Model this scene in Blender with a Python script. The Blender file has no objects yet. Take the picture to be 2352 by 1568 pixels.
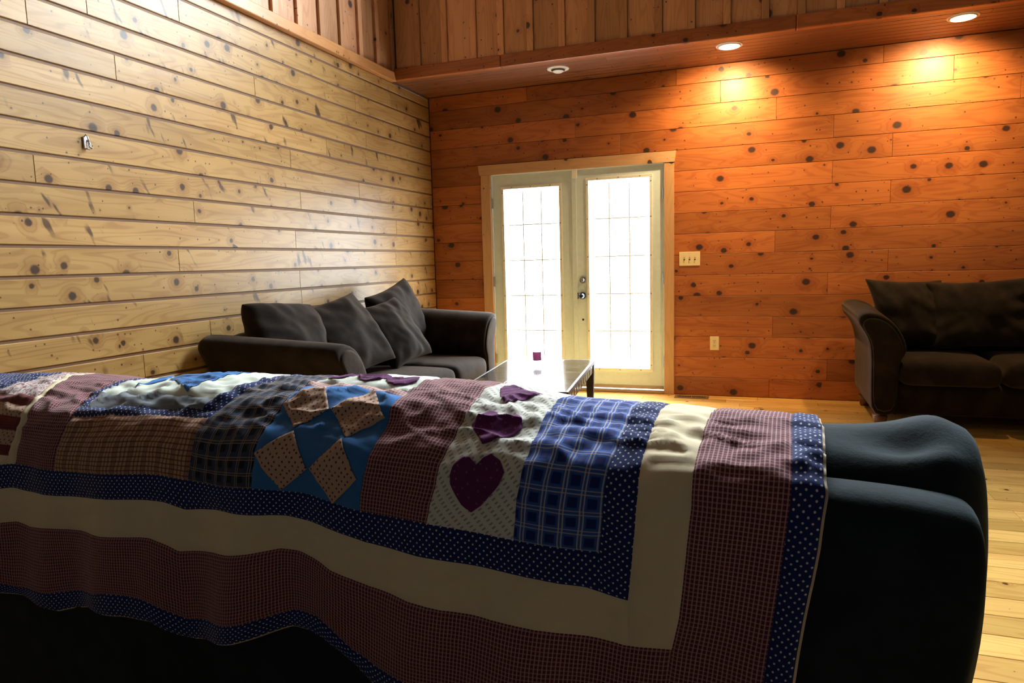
import bpy, bmesh, math, random
import numpy as np
from mathutils import Vector, Matrix, noise

random.seed(7)
scene = bpy.context.scene
COL = scene.collection

# ---------------------------------------------------------------- camera
F_PX = 1590.0
CAM_POS = (3.1254, -6.4004, 1.2475)
CAM_R = ((0.941027, 0.013184, -0.338075),      # world = R @ (right, down, forward)
         (0.337252, -0.116334, 0.934199),
         (-0.027013, -0.993123, -0.113920))
cam_data = bpy.data.cameras.new('camera')
cam = bpy.data.objects.new('camera', cam_data)
COL.objects.link(cam)
cam_data.sensor_width = 36.0
cam_data.lens = 36.0 * F_PX / 2352.0
cam_data.clip_start = 0.02
m = Matrix.Identity(4)
for r in range(3):
    m[r][0] = CAM_R[r][0]
    m[r][1] = -CAM_R[r][1]
    m[r][2] = -CAM_R[r][2]
    m[r][3] = CAM_POS[r]
cam.matrix_world = m
scene.camera = cam

# ---------------------------------------------------------------- view + world + daylight portals
scene.view_settings.view_transform = 'Standard'
scene.view_settings.look = 'None'
scene.view_settings.exposure = 0.0
scene.view_settings.gamma = 1.0
scene.view_settings.use_curve_mapping = False

cy = scene.cycles
cy.max_bounces = 7
cy.diffuse_bounces = 4
cy.glossy_bounces = 3
cy.transmission_bounces = 4
cy.transparent_max_bounces = 8
cy.caustics_reflective = False
cy.caustics_refractive = False
cy.adaptive_threshold = 0.06

SKY_STRENGTH = 56.0
world = bpy.data.worlds.new('overcast_sky')
scene.world = world
world.use_nodes = True
wn = world.node_tree.nodes
wl = world.node_tree.links
wn.clear()
w_out = wn.new('ShaderNodeOutputWorld')
w_bg = wn.new('ShaderNodeBackground')
w_tc = wn.new('ShaderNodeTexCoord')
w_sep = wn.new('ShaderNodeSeparateXYZ')
w_ramp = wn.new('ShaderNodeValToRGB')
w_map = wn.new('ShaderNodeMapRange')
w_map.inputs['From Min'].default_value = -0.10
w_map.inputs['From Max'].default_value = 0.65
w_ramp.color_ramp.elements[0].color = (0.27, 0.28, 0.29, 1)
w_ramp.color_ramp.elements[1].color = (0.88, 0.95, 1.0, 1)
wl.new(w_tc.outputs['Generated'], w_sep.inputs[0])
wl.new(w_sep.outputs['Z'], w_map.inputs['Value'])
wl.new(w_map.outputs[0], w_ramp.inputs[0])
wl.new(w_ramp.outputs[0], w_bg.inputs['Color'])
w_bg.inputs['Strength'].default_value = SKY_STRENGTH
wl.new(w_bg.outputs[0], w_out.inputs[0])

GW = (1.6, 4.9, 3.48, 6.6)          # gable window opening x0 x1 z0 z1, out of view, enlarged for more high daylight
GY = -0.70                          # face plane of the upper wall


def portal(name, x0, x1, y, z0, z1):
    ld = bpy.data.lights.new(name, 'AREA')
    ld.shape = 'RECTANGLE'
    ld.size = x1 - x0
    ld.size_y = z1 - z0
    ld.cycles.is_portal = True
    o = bpy.data.objects.new(name, ld)
    COL.objects.link(o)
    o.location = ((x0 + x1) / 2, y, (z0 + z1) / 2)
    o.rotation_euler = (math.radians(-90), 0, 0)   # points into the room (-y)
    return o


portal('door_daylight_portal', 0.62, 2.30, 0.16, 0.04, 2.10)
portal('window_daylight_portal', GW[0], GW[1], GY + 0.16, GW[2], GW[3])

WARM_POWER = 190.0


# ---------------------------------------------------------------- node helper
class NT:
    def __init__(self, name):
        self.mat = bpy.data.materials.new(name)
        self.mat.use_nodes = True
        self.n = self.mat.node_tree.nodes
        self.l = self.mat.node_tree.links
        self.n.clear()
        self.out = self.n.new('ShaderNodeOutputMaterial')
        self.bsdf = self.n.new('ShaderNodeBsdfPrincipled')
        self.l.new(self.bsdf.outputs[0], self.out.inputs['Surface'])

    def put(self, sock, v):
        if isinstance(v, bpy.types.NodeSocket):
            self.l.new(v, sock)
        elif v is not None:
            if isinstance(v, (tuple, list)) and len(v) == 3 and sock.type == 'RGBA':
                v = (*v, 1)
            sock.default_value = v

    def math(self, op, a, b=None, c=None, clamp=False):
        n = self.n.new('ShaderNodeMath')
        n.operation = op
        n.use_clamp = clamp
        self.put(n.inputs[0], a)
        if b is not None:
            self.put(n.inputs[1], b)
        if c is not None:
            self.put(n.inputs[2], c)
        return n.outputs[0]

    def mix(self, f, a, b, blend='MIX'):
        n = self.n.new('ShaderNodeMix')
        n.data_type = 'RGBA'
        n.blend_type = blend
        n.clamp_factor = True
        self.put(n.inputs['Factor'], f)
        self.put(n.inputs[6], a)
        self.put(n.inputs[7], b)
        return n.outputs[2]

    def smooth(self, v, lo, hi):
        n = self.n.new('ShaderNodeMapRange')
        n.interpolation_type = 'SMOOTHSTEP'
        self.put(n.inputs['Value'], v)
        n.inputs['From Min'].default_value = lo
        n.inputs['From Max'].default_value = hi
        return n.outputs[0]

    def uv(self):
        n = self.n.new('ShaderNodeTexCoord')
        s = self.n.new('ShaderNodeSeparateXYZ')
        self.l.new(n.outputs['UV'], s.inputs[0])
        return s.outputs['X'], s.outputs['Y']

    def objco(self):
        n = self.n.new('ShaderNodeTexCoord')
        return n.outputs['Object']

    def rnd(self):
        n = self.n.new('ShaderNodeObjectInfo')
        return n.outputs['Random']

    def vec(self, x, y, z=0.0):
        n = self.n.new('ShaderNodeCombineXYZ')
        self.put(n.inputs[0], x)
        self.put(n.inputs[1], y)
        self.put(n.inputs[2], z)
        return n.outputs[0]

    def noise(self, vec, scale, detail=3.0, rough=0.55):
        n = self.n.new('ShaderNodeTexNoise')
        if vec is not None:
            self.l.new(vec, n.inputs['Vector'])
        n.inputs['Scale'].default_value = scale
        n.inputs['Detail'].default_value = detail
        n.inputs['Roughness'].default_value = rough
        return n.outputs[0]

    def voronoi(self, vec, scale, rand=1.0, feature='F1'):
        n = self.n.new('ShaderNodeTexVoronoi')
        n.voronoi_dimensions = '2D'
        n.feature = feature
        self.l.new(vec, n.inputs['Vector'])
        n.inputs['Scale'].default_value = scale
        n.inputs['Randomness'].default_value = rand
        return n.outputs['Distance'], n.outputs['Color']

    def bump(self, h, strength, dist=0.01):
        n = self.n.new('ShaderNodeBump')
        n.inputs['Strength'].default_value = strength
        n.inputs['Distance'].default_value = dist
        self.l.new(h, n.inputs['Height'])
        self.l.new(n.outputs[0], self.bsdf.inputs['Normal'])

    def set(self, **kw):
        names = {'color': 'Base Color', 'rough': 'Roughness', 'metal': 'Metallic', 'spec': 'Specular IOR Level',
                 'sheen': 'Sheen Weight', 'sheen_rough': 'Sheen Roughness', 'sheen_tint': 'Sheen Tint',
                 'coat': 'Coat Weight', 'coat_rough': 'Coat Roughness',
                 'emit': 'Emission Color', 'emit_s': 'Emission Strength', 'trans': 'Transmission Weight', 'ior': 'IOR'}
        for k, v in kw.items():
            self.put(self.bsdf.inputs[names[k]], v)
        return self.mat


def simple(name, color, rough=0.6, **kw):
    t = NT(name)
    u = t.objco()
    f = t.noise(u, 30.0, 3)
    c = t.mix(f, tuple(x * 0.92 for x in color), tuple(min(1, x * 1.08) for x in color))
    return t.set(color=c, rough=rough, **kw)


def wood(name, light, dark, knot, knot_scale, knot_size, rough=0.32, tone=(0.8, 1.12), grain=0.5, ripple=0.25,
         stretch=1.0, density=0.45, slash=0.0, spec=0.5):
    """pine or oak board; UV in metres with u along the grain, every board shifted by its own random number"""
    t = NT(name)
    u, v = t.uv()
    rn = t.rnd()
    u = t.math('ADD', u, t.math('MULTIPLY', rn, 73.7))
    v = t.math('ADD', v, t.math('MULTIPLY', rn, 41.3))
    # knots
    d, cc = t.voronoi(t.vec(t.math('MULTIPLY', u, stretch), v), knot_scale)
    sc = t.n.new('ShaderNodeSeparateColor')
    t.l.new(cc, sc.inputs[0])
    size = t.math('MULTIPLY', t.math('SUBTRACT', sc.outputs[0], 1 - density, clamp=True), knot_size / density)
    wob = t.math('MULTIPLY', t.math('SUBTRACT', t.noise(t.vec(u, v), 60, 2), 0.5), 0.05)
    dd = t.math('ADD', d, wob)
    rel = t.math('DIVIDE', dd, t.math('MAXIMUM', size, 0.001))
    kmask = t.math('SUBTRACT', 1.0, t.smooth(rel, 0.55, 1.0))
    halo = t.math('SUBTRACT', 1.0, t.smooth(rel, 0.9, 3.2))
    # small pin knots
    d2, cc2 = t.voronoi(t.vec(u, v), knot_scale * 2.7)
    sc2 = t.n.new('ShaderNodeSeparateColor')
    t.l.new(cc2, sc2.inputs[0])
    s2 = t.math('MULTIPLY', t.math('SUBTRACT', sc2.outputs[1], 0.6, clamp=True), knot_size * 1.7)
    pin = t.math('SUBTRACT', 1.0, t.smooth(t.math('DIVIDE', d2, t.math('MAXIMUM', s2, 0.001)), 0.5, 1.0))
    # growth rings bending round the knots
    n1 = t.noise(t.vec(t.math('MULTIPLY', u, 0.75), t.math('MULTIPLY', v, 6.0)), 1.0, 2, 0.45)
    n1 = t.math('ADD', n1, t.math('MULTIPLY', halo, 0.10))
    ring = t.math('SINE', t.math('MULTIPLY', n1, 95.0))
    ring = t.smooth(ring, 0.1, 1.0)
    fine = t.noise(t.vec(t.math('MULTIPLY', u, 3.0), t.math('MULTIPLY', v, 120.0)), 1.0, 4, 0.6)
    broad = t.noise(t.vec(t.math('MULTIPLY', u, 1.6), t.math('MULTIPLY', v, 9.0)), 1.0, 3, 0.5)
    g = t.math('MULTIPLY_ADD', ring, 0.36, t.math('MULTIPLY', fine, 0.30))
    g = t.math('ADD', g, t.math('MULTIPLY', t.smooth(broad, 0.35, 0.75), 0.45))
    col = t.mix(t.math('MULTIPLY', g, grain), light, dark)
    col = t.mix(t.math('MULTIPLY', halo, 0.45), col, dark)
    if slash:
        # slanting spike knots across the board
        sv = t.noise(t.vec(t.math('MULTIPLY_ADD', v, 6.0, t.math('MULTIPLY', u, 15.0)), t.math('MULTIPLY', v, 5.0)), 1.0, 2, 0.5)
        sm = t.math('MULTIPLY', t.smooth(sv, 0.61, 0.69), t.smooth(t.noise(t.vec(u, v), 3.0, 1), 0.48, 0.58))
        col = t.mix(t.math('MULTIPLY', sm, slash), col, knot)
    col = t.mix(t.math('MULTIPLY', kmask, 0.92), col, knot)
    col = t.mix(t.math('MULTIPLY', pin, 0.8), col, knot)
    tn = t.math('MULTIPLY_ADD', t.math('FRACT', t.math('MULTIPLY', rn, 17.31)), tone[1] - tone[0], tone[0])
    col = t.mix(1.0, col, t.vec(tn, tn, t.math('POWER', tn, 1.3)), 'MULTIPLY')
    rgh = t.math('MULTIPLY_ADD', fine, 0.12, rough - 0.05)
    t.set(color=col, rough=rgh, spec=spec)
    h = t.math('ADD', t.math('MULTIPLY', broad, 1.0), t.math('MULTIPLY', fine, 0.12))
    t.bump(h, ripple, 0.004)
    return t.mat


M = {}
M['pine_pale'] = wood('pale_varnished_pine', (0.47, 0.285, 0.100), (0.22, 0.095, 0.024), (0.035, 0.018, 0.010), 6.2, 0.19,
                      rough=0.36, tone=(0.86, 1.1), grain=0.72, ripple=0.5, density=0.55, slash=0.85, spec=0.42)
M['pine_orange'] = wood('orange_knotty_pine', (0.50, 0.165, 0.046), (0.27, 0.062, 0.014), (0.022, 0.011, 0.012), 5.2, 0.20,
                        rough=0.42, tone=(0.72, 1.12), grain=0.8, ripple=0.3, stretch=0.85, density=0.55)
M['pine_board'] = wood('weathered_pine_board', (0.62, 0.32, 0.16), (0.40, 0.17, 0.072), (0.03, 0.014, 0.012), 4.0, 0.16,
                       rough=0.42, tone=(0.72, 1.15), grain=0.9, ripple=0.3, density=0.4)
M['pine_trim'] = wood('honey_pine_trim', (0.53, 0.25, 0.085), (0.36, 0.14, 0.040), (0.04, 0.018, 0.012), 3.2, 0.14,
                      rough=0.35, tone=(0.9, 1.08), grain=0.7, ripple=0.25, density=0.35)
M['casing'] = wood('pale_pine_casing', (0.60, 0.37, 0.22), (0.46, 0.24, 0.12), (0.04, 0.02, 0.015), 2.6, 0.12,
                   rough=0.4, tone=(0.95, 1.05), grain=0.6, ripple=0.2, density=0.35)
M['floor_wood'] = wood('golden_floor_board', (0.80, 0.50, 0.15), (0.54, 0.27, 0.065), (0.06, 0.022, 0.01), 4.0, 0.10,
                       rough=0.20, tone=(0.72, 1.15), grain=0.85, ripple=0.25, density=0.3)
M['pine_soffit_shaded'] = wood('shaded_soffit_pine', (0.25, 0.095, 0.040), (0.14, 0.045, 0.018), (0.02, 0.010, 0.010), 4.0, 0.13,
                        rough=0.4, tone=(0.85, 1.1), grain=0.8, ripple=0.2, density=0.4)  # same planks as the back wall, shade under the soffit put into a darker tone
M['groove'] = simple('brown_groove_wood', (0.15, 0.065, 0.018), 0.6)
M['back_gap'] = simple('dark_joint_wood', (0.07, 0.025, 0.01), 0.7)
M['far_wood'] = simple('dim_far_room_wood', (0.128, 0.110, 0.092), 0.85)
M['door_paint'] = simple('glare_tinted_white_paint', (0.66, 0.80, 0.96), 0.45)  # white paint with the bluish cast of the door's glare put into its colour
M['plastic_white'] = simple('white_plastic', (0.82, 0.84, 0.85), 0.4)
M['ivory'] = simple('ivory_plastic', (0.80, 0.68, 0.46), 0.4)
M['slot'] = simple('dark_slot', (0.05, 0.035, 0.02), 0.6)
M['toggle'] = simple('ivory_toggle', (0.74, 0.62, 0.40), 0.4)
M['screw'] = simple('grey_screw', (0.25, 0.25, 0.26), 0.4, metal=0.8)
M['chrome'] = simple('brushed_nickel', (0.55, 0.56, 0.58), 0.28, metal=1.0)
M['dark_metal'] = simple('dark_nickel', (0.16, 0.18, 0.22), 0.25, metal=1.0)
M['register'] = simple('brown_register_metal', (0.20, 0.11, 0.055), 0.5, metal=0.3)
M['black_void'] = simple('black_void', (0.006, 0.005, 0.005), 0.9)
M['threshold'] = simple('worn_threshold', (0.42, 0.33, 0.26), 0.4)
M['white_enamel'] = simple('white_enamel', (0.78, 0.76, 0.74), 0.4)
M['lamp_lit'] = simple('lit_lamp_face', (1.0, 0.9, 0.7), 0.5, emit=(1.0, 0.70, 0.36), emit_s=14.0)
M['dark_table'] = wood('espresso_table_wood', (0.050, 0.030, 0.024), (0.022, 0.012, 0.010), (0.01, 0.006, 0.005), 3.0, 0.05,
                       rough=0.5, tone=(0.9, 1.1), grain=0.9, ripple=0.15, density=0.2, spec=0.25)
_t = NT('translucent_burgundy_wax')
_tl = _t.n.new('ShaderNodeBsdfTranslucent')
_tl.inputs[0].default_value = (0.60, 0.24, 0.42, 1)
_mx = _t.n.new('ShaderNodeMixShader')
_mx.inputs[0].default_value = 0.65
_t.set(color=_t.mix(_t.noise(_t.objco(), 40.0, 2), (0.34, 0.08, 0.15), (0.42, 0.12, 0.20)), rough=0.4)
_t.l.new(_t.bsdf.outputs[0], _mx.inputs[1])
_t.l.new(_tl.outputs[0], _mx.inputs[2])
_t.l.new(_mx.outputs[0], _t.out.inputs['Surface'])
M['wax'] = _t.mat
_t = NT('white_grille_plastic')
_tl = _t.n.new('ShaderNodeBsdfTranslucent')
_tl.inputs[0].default_value = (0.80, 0.92, 1.0, 1)
_mx = _t.n.new('ShaderNodeMixShader')
_mx.inputs[0].default_value = 0.025
_t.set(color=_t.mix(_t.noise(_t.objco(), 30.0, 2), (0.78, 0.82, 0.86), (0.84, 0.88, 0.92)), rough=0.4)
_t.l.new(_t.bsdf.outputs[0], _mx.inputs[1])
_t.l.new(_tl.outputs[0], _mx.inputs[2])
_t.l.new(_mx.outputs[0], _t.out.inputs['Surface'])
M['grille'] = _t.mat
M['foot'] = simple('dark_stained_foot', (0.16, 0.06, 0.025), 0.45)


def glass_mat():
    t = NT('clear_pane')
    t.n.remove(t.bsdf)
    tr = t.n.new('ShaderNodeBsdfTransparent')
    gl = t.n.new('ShaderNodeBsdfGlossy')
    gl.inputs['Roughness'].default_value = 0.02
    lw = t.n.new('ShaderNodeLayerWeight')
    fr = t.math('MULTIPLY_ADD', t.math('POWER', lw.outputs['Facing'], 5.0), 0.96, 0.04)
    mx = t.n.new('ShaderNodeMixShader')
    tr.inputs[0].default_value = (0.96, 0.98, 0.98, 1)
    t.l.new(fr, mx.inputs[0])
    t.l.new(tr.outputs[0], mx.inputs[1])
    t.l.new(gl.outputs[0], mx.inputs[2])
    t.l.new(mx.outputs[0], t.out.inputs['Surface'])
    return t.mat


M['glass'] = glass_mat()


def slate_mat():
    t = NT('slate_tile')
    c = t.objco()
    rn = t.rnd()
    f = t.noise(c, 9.0, 6, 0.6)
    a = t.mix(t.smooth(f, 0.35, 0.65), (0.030, 0.030, 0.034), (0.20, 0.145, 0.075))
    a = t.mix(t.smooth(rn, 0.4, 0.9), a, t.mix(f, (0.10, 0.06, 0.03), (0.05, 0.055, 0.06)))
    t.set(color=a, rough=0.13, spec=0.7)
    t.bump(f, 0.06, 0.002)
    return t.mat


M['slate'] = slate_mat()


def suede(name, a, b, sheen, tint, scale=7.0):
    t = NT(name)
    c = t.objco()
    f = t.noise(c, scale, 5, 0.6)
    g = t.noise(c, 300.0, 2, 0.6)
    col = t.mix(t.smooth(f, 0.35, 0.7), a, b)
    t.set(color=col, rough=0.92, spec=0.15, sheen=sheen, sheen_rough=0.45, sheen_tint=tint)
    t.bump(t.math('ADD', t.math('MULTIPLY', f, 1.2), t.math('MULTIPLY', g, 0.12)), 0.35, 0.008)
    return t.mat


M['suede'] = suede('brown_microfibre', (0.010, 0.0070, 0.0055), (0.026, 0.018, 0.013), 0.2, (0.75, 0.55, 0.42))
M['fleece'] = suede('charcoal_teal_fleece', (0.007, 0.011, 0.0125), (0.012, 0.0185, 0.021), 0.08, (0.55, 0.75, 0.85), 12.0)


# ---- quilt cottons (UV in metres)
def lines(t, c, pitch, width, soft=0.35):
    """1 inside a thin line repeated every pitch"""
    f = t.math('ABSOLUTE', t.math('SUBTRACT', t.math('FRACT', t.math('DIVIDE', c, pitch)), 0.5))
    h = width / pitch / 2
    return t.math('SUBTRACT', 1.0, t.smooth(f, h * (1 - soft), h * (1 + soft)))


def cotton(name, build):
    t = NT(name)
    u, v = t.uv()
    col = build(t, u, v)
    w = t.noise(t.vec(t.math('MULTIPLY', u, 1.0), t.math('MULTIPLY', v, 1.0)), 900.0, 1)
    col = t.mix(1.0, col, t.vec(*([t.math('MULTIPLY_ADD', w, 0.3, 0.85)] * 3)), 'MULTIPLY')
    t.set(color=col, rough=0.9, spec=0.15, sheen=0.12, sheen_rough=0.5)
    t.bump(w, 0.25, 0.001)
    return t.mat


def c_redplaid(t, u, v):
    a = lines(t, u, 0.0072, 0.0022)
    b = lines(t, v, 0.0072, 0.0022)
    base = t.mix(t.smooth(t.noise(t.vec(u, v), 40, 2), 0.3, 0.7), (0.105, 0.012, 0.022), (0.150, 0.022, 0.034))
    c = t.mix(t.math('MULTIPLY', lines(t, t.math('ADD', u, 0.0036), 0.0072, 0.003), 0.5), base, (0.07, 0.012, 0.03))
    c = t.mix(t.math('MULTIPLY', a, 0.50), c, (0.55, 0.36, 0.34))
    return t.mix(t.math('MULTIPLY', b, 0.32), c, (0.55, 0.36, 0.34))


def c_pinkplaid(t, u, v):
    c = t.mix(t.math('MULTIPLY', lines(t, u, 0.008, 0.003), 0.6), (0.50, 0.30, 0.28), (0.25, 0.07, 0.08))
    return t.mix(t.math('MULTIPLY', lines(t, v, 0.008, 0.002), 0.5), c, (0.75, 0.65, 0.55))


def dots(t, u, v, pitch, rad, base, dot, jit=0.15):
    d, _ = t.voronoi(t.vec(t.math('ADD', u, v), t.math('SUBTRACT', u, v)), 1.0 / (pitch * 1.41), jit)
    mk = t.math('SUBTRACT', 1.0, t.smooth(d, rad / pitch * 0.55, rad / pitch * 1.0))
    return t.mix(mk, base, dot)


def c_navy(t, u, v):
    return dots(t, u, v, 0.0098, 0.0021, (0.007, 0.017, 0.105), (0.62, 0.62, 0.60))


def c_tandots(t, u, v):
    return dots(t, u, v, 0.0110, 0.0027, (0.50, 0.32, 0.22), (0.12, 0.03, 0.05), 0.35)


def c_cream(t, u, v):
    f = t.noise(t.vec(t.math('MULTIPLY', u, 25.0), t.math('MULTIPLY', v, 25.0)), 1.0, 4)
    return t.mix(f, (0.66, 0.53, 0.33), (0.76, 0.64, 0.43))


def c_blueplaid(t, u, v):
    p = 0.033
    ck = t.math('MULTIPLY', t.smooth(t.math('SINE', t.math('MULTIPLY', u, 2 * math.pi / p)), -0.3, 0.3),
                t.smooth(t.math('SINE', t.math('MULTIPLY', v, 2 * math.pi / p)), -0.3, 0.3))
    c = t.mix(ck, (0.030, 0.090, 0.34), (0.008, 0.018, 0.13))
    a = t.math('MAXIMUM', lines(t, t.math('ADD', u, 0.0215), p, 0.0024), lines(t, t.math('ADD', u, 0.0275), p, 0.0024))
    b = t.math('MAXIMUM', lines(t, t.math('ADD', v, 0.0215), p, 0.0020), lines(t, t.math('ADD', v, 0.0275), p, 0.0016))
    c = t.mix(t.math('MULTIPLY', a, 0.60), c, (0.60, 0.50, 0.40))
    return t.mix(t.math('MULTIPLY', b, 0.5), c, (0.60, 0.50, 0.40))


def c_navyplaid(t, u, v):
    p = 0.030
    ck = t.math('MAXIMUM', t.smooth(t.math('SINE', t.math('MULTIPLY', u, 2 * math.pi / p)), -0.2, 0.2),
                t.smooth(t.math('SINE', t.math('MULTIPLY', v, 2 * math.pi / p)), -0.2, 0.2))
    c = t.mix(ck, (0.006, 0.008, 0.02), (0.028, 0.042, 0.085))
    a = t.math('MAXIMUM', lines(t, u, p, 0.0017), lines(t, t.math('ADD', u, 0.005), p, 0.0017))
    b = t.math('MAXIMUM', lines(t, v, p, 0.0017), lines(t, t.math('ADD', v, 0.005), p, 0.0017))
    c = t.mix(t.math('MULTIPLY', a, 0.6), c, (0.42, 0.26, 0.13))
    return t.mix(t.math('MULTIPLY', b, 0.6), c, (0.42, 0.26, 0.13))


def c_redcheck(t, u, v):
    c = t.mix(t.math('MULTIPLY', lines(t, u, 0.0105, 0.0034), 0.7), (0.52, 0.30, 0.17), (0.10, 0.015, 0.02))
    c = t.mix(t.math('MULTIPLY', lines(t, v, 0.0105, 0.0030), 0.7), c, (0.10, 0.015, 0.02))
    return t.mix(t.math('MULTIPLY', lines(t, u, 0.042, 0.006), 0.5), c, (0.07, 0.01, 0.02))


def c_blue(t, u, v):
    f = t.noise(t.vec(u, v), 60, 3)
    return t.mix(f, (0.030, 0.13, 0.36), (0.045, 0.18, 0.46))


def c_scroll(t, u, v):
    s = t.math('SINE', t.math('MULTIPLY', t.math('ADD', u, v), 560.0))
    q = t.math('SINE', t.math('MULTIPLY', t.math('SUBTRACT', u, v), 280.0))
    f = t.math('MULTIPLY', t.smooth(s, 0.0, 0.6), t.smooth(q, -0.2, 0.4))
    c = t.mix(t.math('MULTIPLY', f, 0.75), (0.66, 0.64, 0.56), (0.20, 0.18, 0.17))
    return c


def c_purple(t, u, v):
    return dots(t, u, v, 0.017, 0.0024, (0.105, 0.012, 0.085), (0.20, 0.07, 0.13), 0.6)


def c_grey(t, u, v):
    f = t.noise(t.vec(t.math('MULTIPLY', u, 60.0), t.math('MULTIPLY', v, 160.0)), 1.0, 3)
    return t.mix(f, (0.09, 0.11, 0.15), (0.26, 0.27, 0.27))


def c_pale(t, u, v):
    f = t.noise(t.vec(t.math('MULTIPLY', u, 80.0), t.math('MULTIPLY', v, 80.0)), 1.0, 3)
    return t.mix(f, (0.58, 0.62, 0.54), (0.74, 0.76, 0.64))


def c_darkred(t, u, v):
    return t.mix(t.math('MULTIPLY', lines(t, v, 0.006, 0.002), 0.5), (0.16, 0.022, 0.022), (0.06, 0.01, 0.012))


def c_prints(t, u, v):
    f = t.noise(t.vec(u, v), 95, 4, 0.65)
    return t.mix(t.smooth(f, 0.44, 0.60), (0.62, 0.55, 0.50), (0.25, 0.06, 0.10))


def c_backing(t, u, v):
    return t.mix(0.5, (0.55, 0.42, 0.28), (0.60, 0.48, 0.33))


for nm, fn in dict(redplaid=c_redplaid, pinkplaid=c_pinkplaid, navy=c_navy, tandots=c_tandots, cream=c_cream, blueplaid=c_blueplaid,
                   navyplaid=c_navyplaid, redcheck=c_redcheck, blue=c_blue, scroll=c_scroll, purple=c_purple, grey=c_grey,
                   pale=c_pale, darkred=c_darkred, prints=c_prints, backing=c_backing).items():
    M['q_' + nm] = cotton('quilt_' + nm, fn)


# ---------------------------------------------------------------- object helpers
def tag(o, label=None, cat=None, group=None, kind=None):
    if label:
        o['label'] = label
    if cat:
        o['category'] = cat
    if group:
        o['group'] = group
    if kind:
        o['kind'] = kind
    return o


def empty(name, loc=(0, 0, 0), rz=0.0):
    o = bpy.data.objects.new(name, None)
    COL.objects.link(o)
    o.location = loc
    o.rotation_euler = (0, 0, rz)
    o.empty_display_size = 0.1
    return o


def link(name, me, mat, parent=None, smooth=False, loc=None):
    if mat is not None and not me.materials:
        me.materials.append(mat)
    o = bpy.data.objects.new(name, me)
    COL.objects.link(o)
    if parent is not None:
        o.parent = parent
    if loc is not None:
        o.location = loc
    if smooth:
        me.polygons.foreach_set('use_smooth', [True] * len(me.polygons))
    return o


def mesh(name, verts, faces, uvs=None):
    me = bpy.data.meshes.new(name)
    me.from_pydata([tuple(map(float, v)) for v in verts], [], faces)
    if uvs is not None:
        lay = me.uv_layers.new(name='UVMap')
        idx = np.empty(len(me.loops), dtype=np.int32)
        me.loops.foreach_get('vertex_index', idx)
        lay.data.foreach_set('uv', np.asarray(uvs, dtype=np.float32)[idx].ravel())
    me.update()
    return me


def boxes_mesh(name, boxes):
    V, Fc = [], []
    for (x0, x1, y0, y1, z0, z1) in boxes:
        b = len(V)
        V += [(x0, y0, z0), (x1, y0, z0), (x1, y1, z0), (x0, y1, z0), (x0, y0, z1), (x1, y0, z1), (x1, y1, z1), (x0, y1, z1)]
        Fc += [(b, b + 3, b + 2, b + 1), (b + 4, b + 5, b + 6, b + 7), (b, b + 1, b + 5, b + 4), (b + 1, b + 2, b + 6, b + 5),
               (b + 2, b + 3, b + 7, b + 6), (b + 3, b, b + 4, b + 7)]
    return mesh(name, V, Fc)


def bevel_box(name, x0, x1, y0, y1, z0, z1, mat, parent=None, r=0.01, seg=2, smooth=True):
    """box with rounded edges whose UV runs along its longest side"""
    cx, cy, cz = (x0 + x1) / 2, (y0 + y1) / 2, (z0 + z1) / 2
    bm = bmesh.new()
    bmesh.ops.create_cube(bm, size=1.0)
    for v in bm.verts:
        v.co = Vector((v.co.x * (x1 - x0), v.co.y * (y1 - y0), v.co.z * (z1 - z0)))
    if r > 0:
        bmesh.ops.bevel(bm, geom=bm.edges[:], offset=r, segments=seg, profile=0.5, affect='EDGES', clamp_overlap=True)
    dims = (x1 - x0, y1 - y0, z1 - z0)
    al = max(range(3), key=lambda i: dims[i])
    lay = bm.loops.layers.uv.new('UVMap')
    for fc in bm.faces:
        nrm = max(range(3), key=lambda i: abs(fc.normal[i]))
        other = [i for i in range(3) if i != al]
        ac = other[0] if (nrm == other[1] or nrm == al) else other[1]
        for lp in fc.loops:
            lp[lay].uv = (lp.vert.co[al], lp.vert.co[ac])
    me = bpy.data.meshes.new(name)
    bm.to_mesh(me)
    bm.free()
    o = link(name, me, mat, parent, loc=(cx, cy, cz))
    if smooth and r > 0:
        me.polygons.foreach_set('use_smooth', [True] * len(me.polygons))
        me.set_sharp_from_angle(angle=math.radians(12))
    return o


def plank(name, parent, c, ax, ac, an, L, W, D, ch, mat):
    """chamfered board: c = centre of its back face; ax along, ac across, an towards the room"""
    ax, ac, an = Vector(ax), Vector(ac), Vector(an)
    V, U = [], []
    for (k, h) in ((0, 0), (0, D - ch), (ch, D)):
        for (sx, sy) in ((-1, -1), (1, -1), (1, 1), (-1, 1)):
            a = sx * (L / 2 - min(k, 0.0015))
            b = sy * (W / 2 - k)
            V.append(ax * a + ac * b + an * h)
            U.append((a, b))
    Fc = []
    flip = ax.cross(ac).dot(an) < 0
    for j in range(2):
        for i in range(4):
            q = (j * 4 + i, j * 4 + (i + 1) % 4, (j + 1) * 4 + (i + 1) % 4, (j + 1) * 4 + i)
            Fc.append(q[::-1] if flip else q)
    top = (8, 9, 10, 11)
    Fc.append(top[::-1] if flip else top)
    bot = (3, 2, 1, 0)
    Fc.append(bot[::-1] if flip else bot)
    me = mesh(name, V, Fc, U)
    return link(name, me, mat, parent, loc=c)


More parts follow.
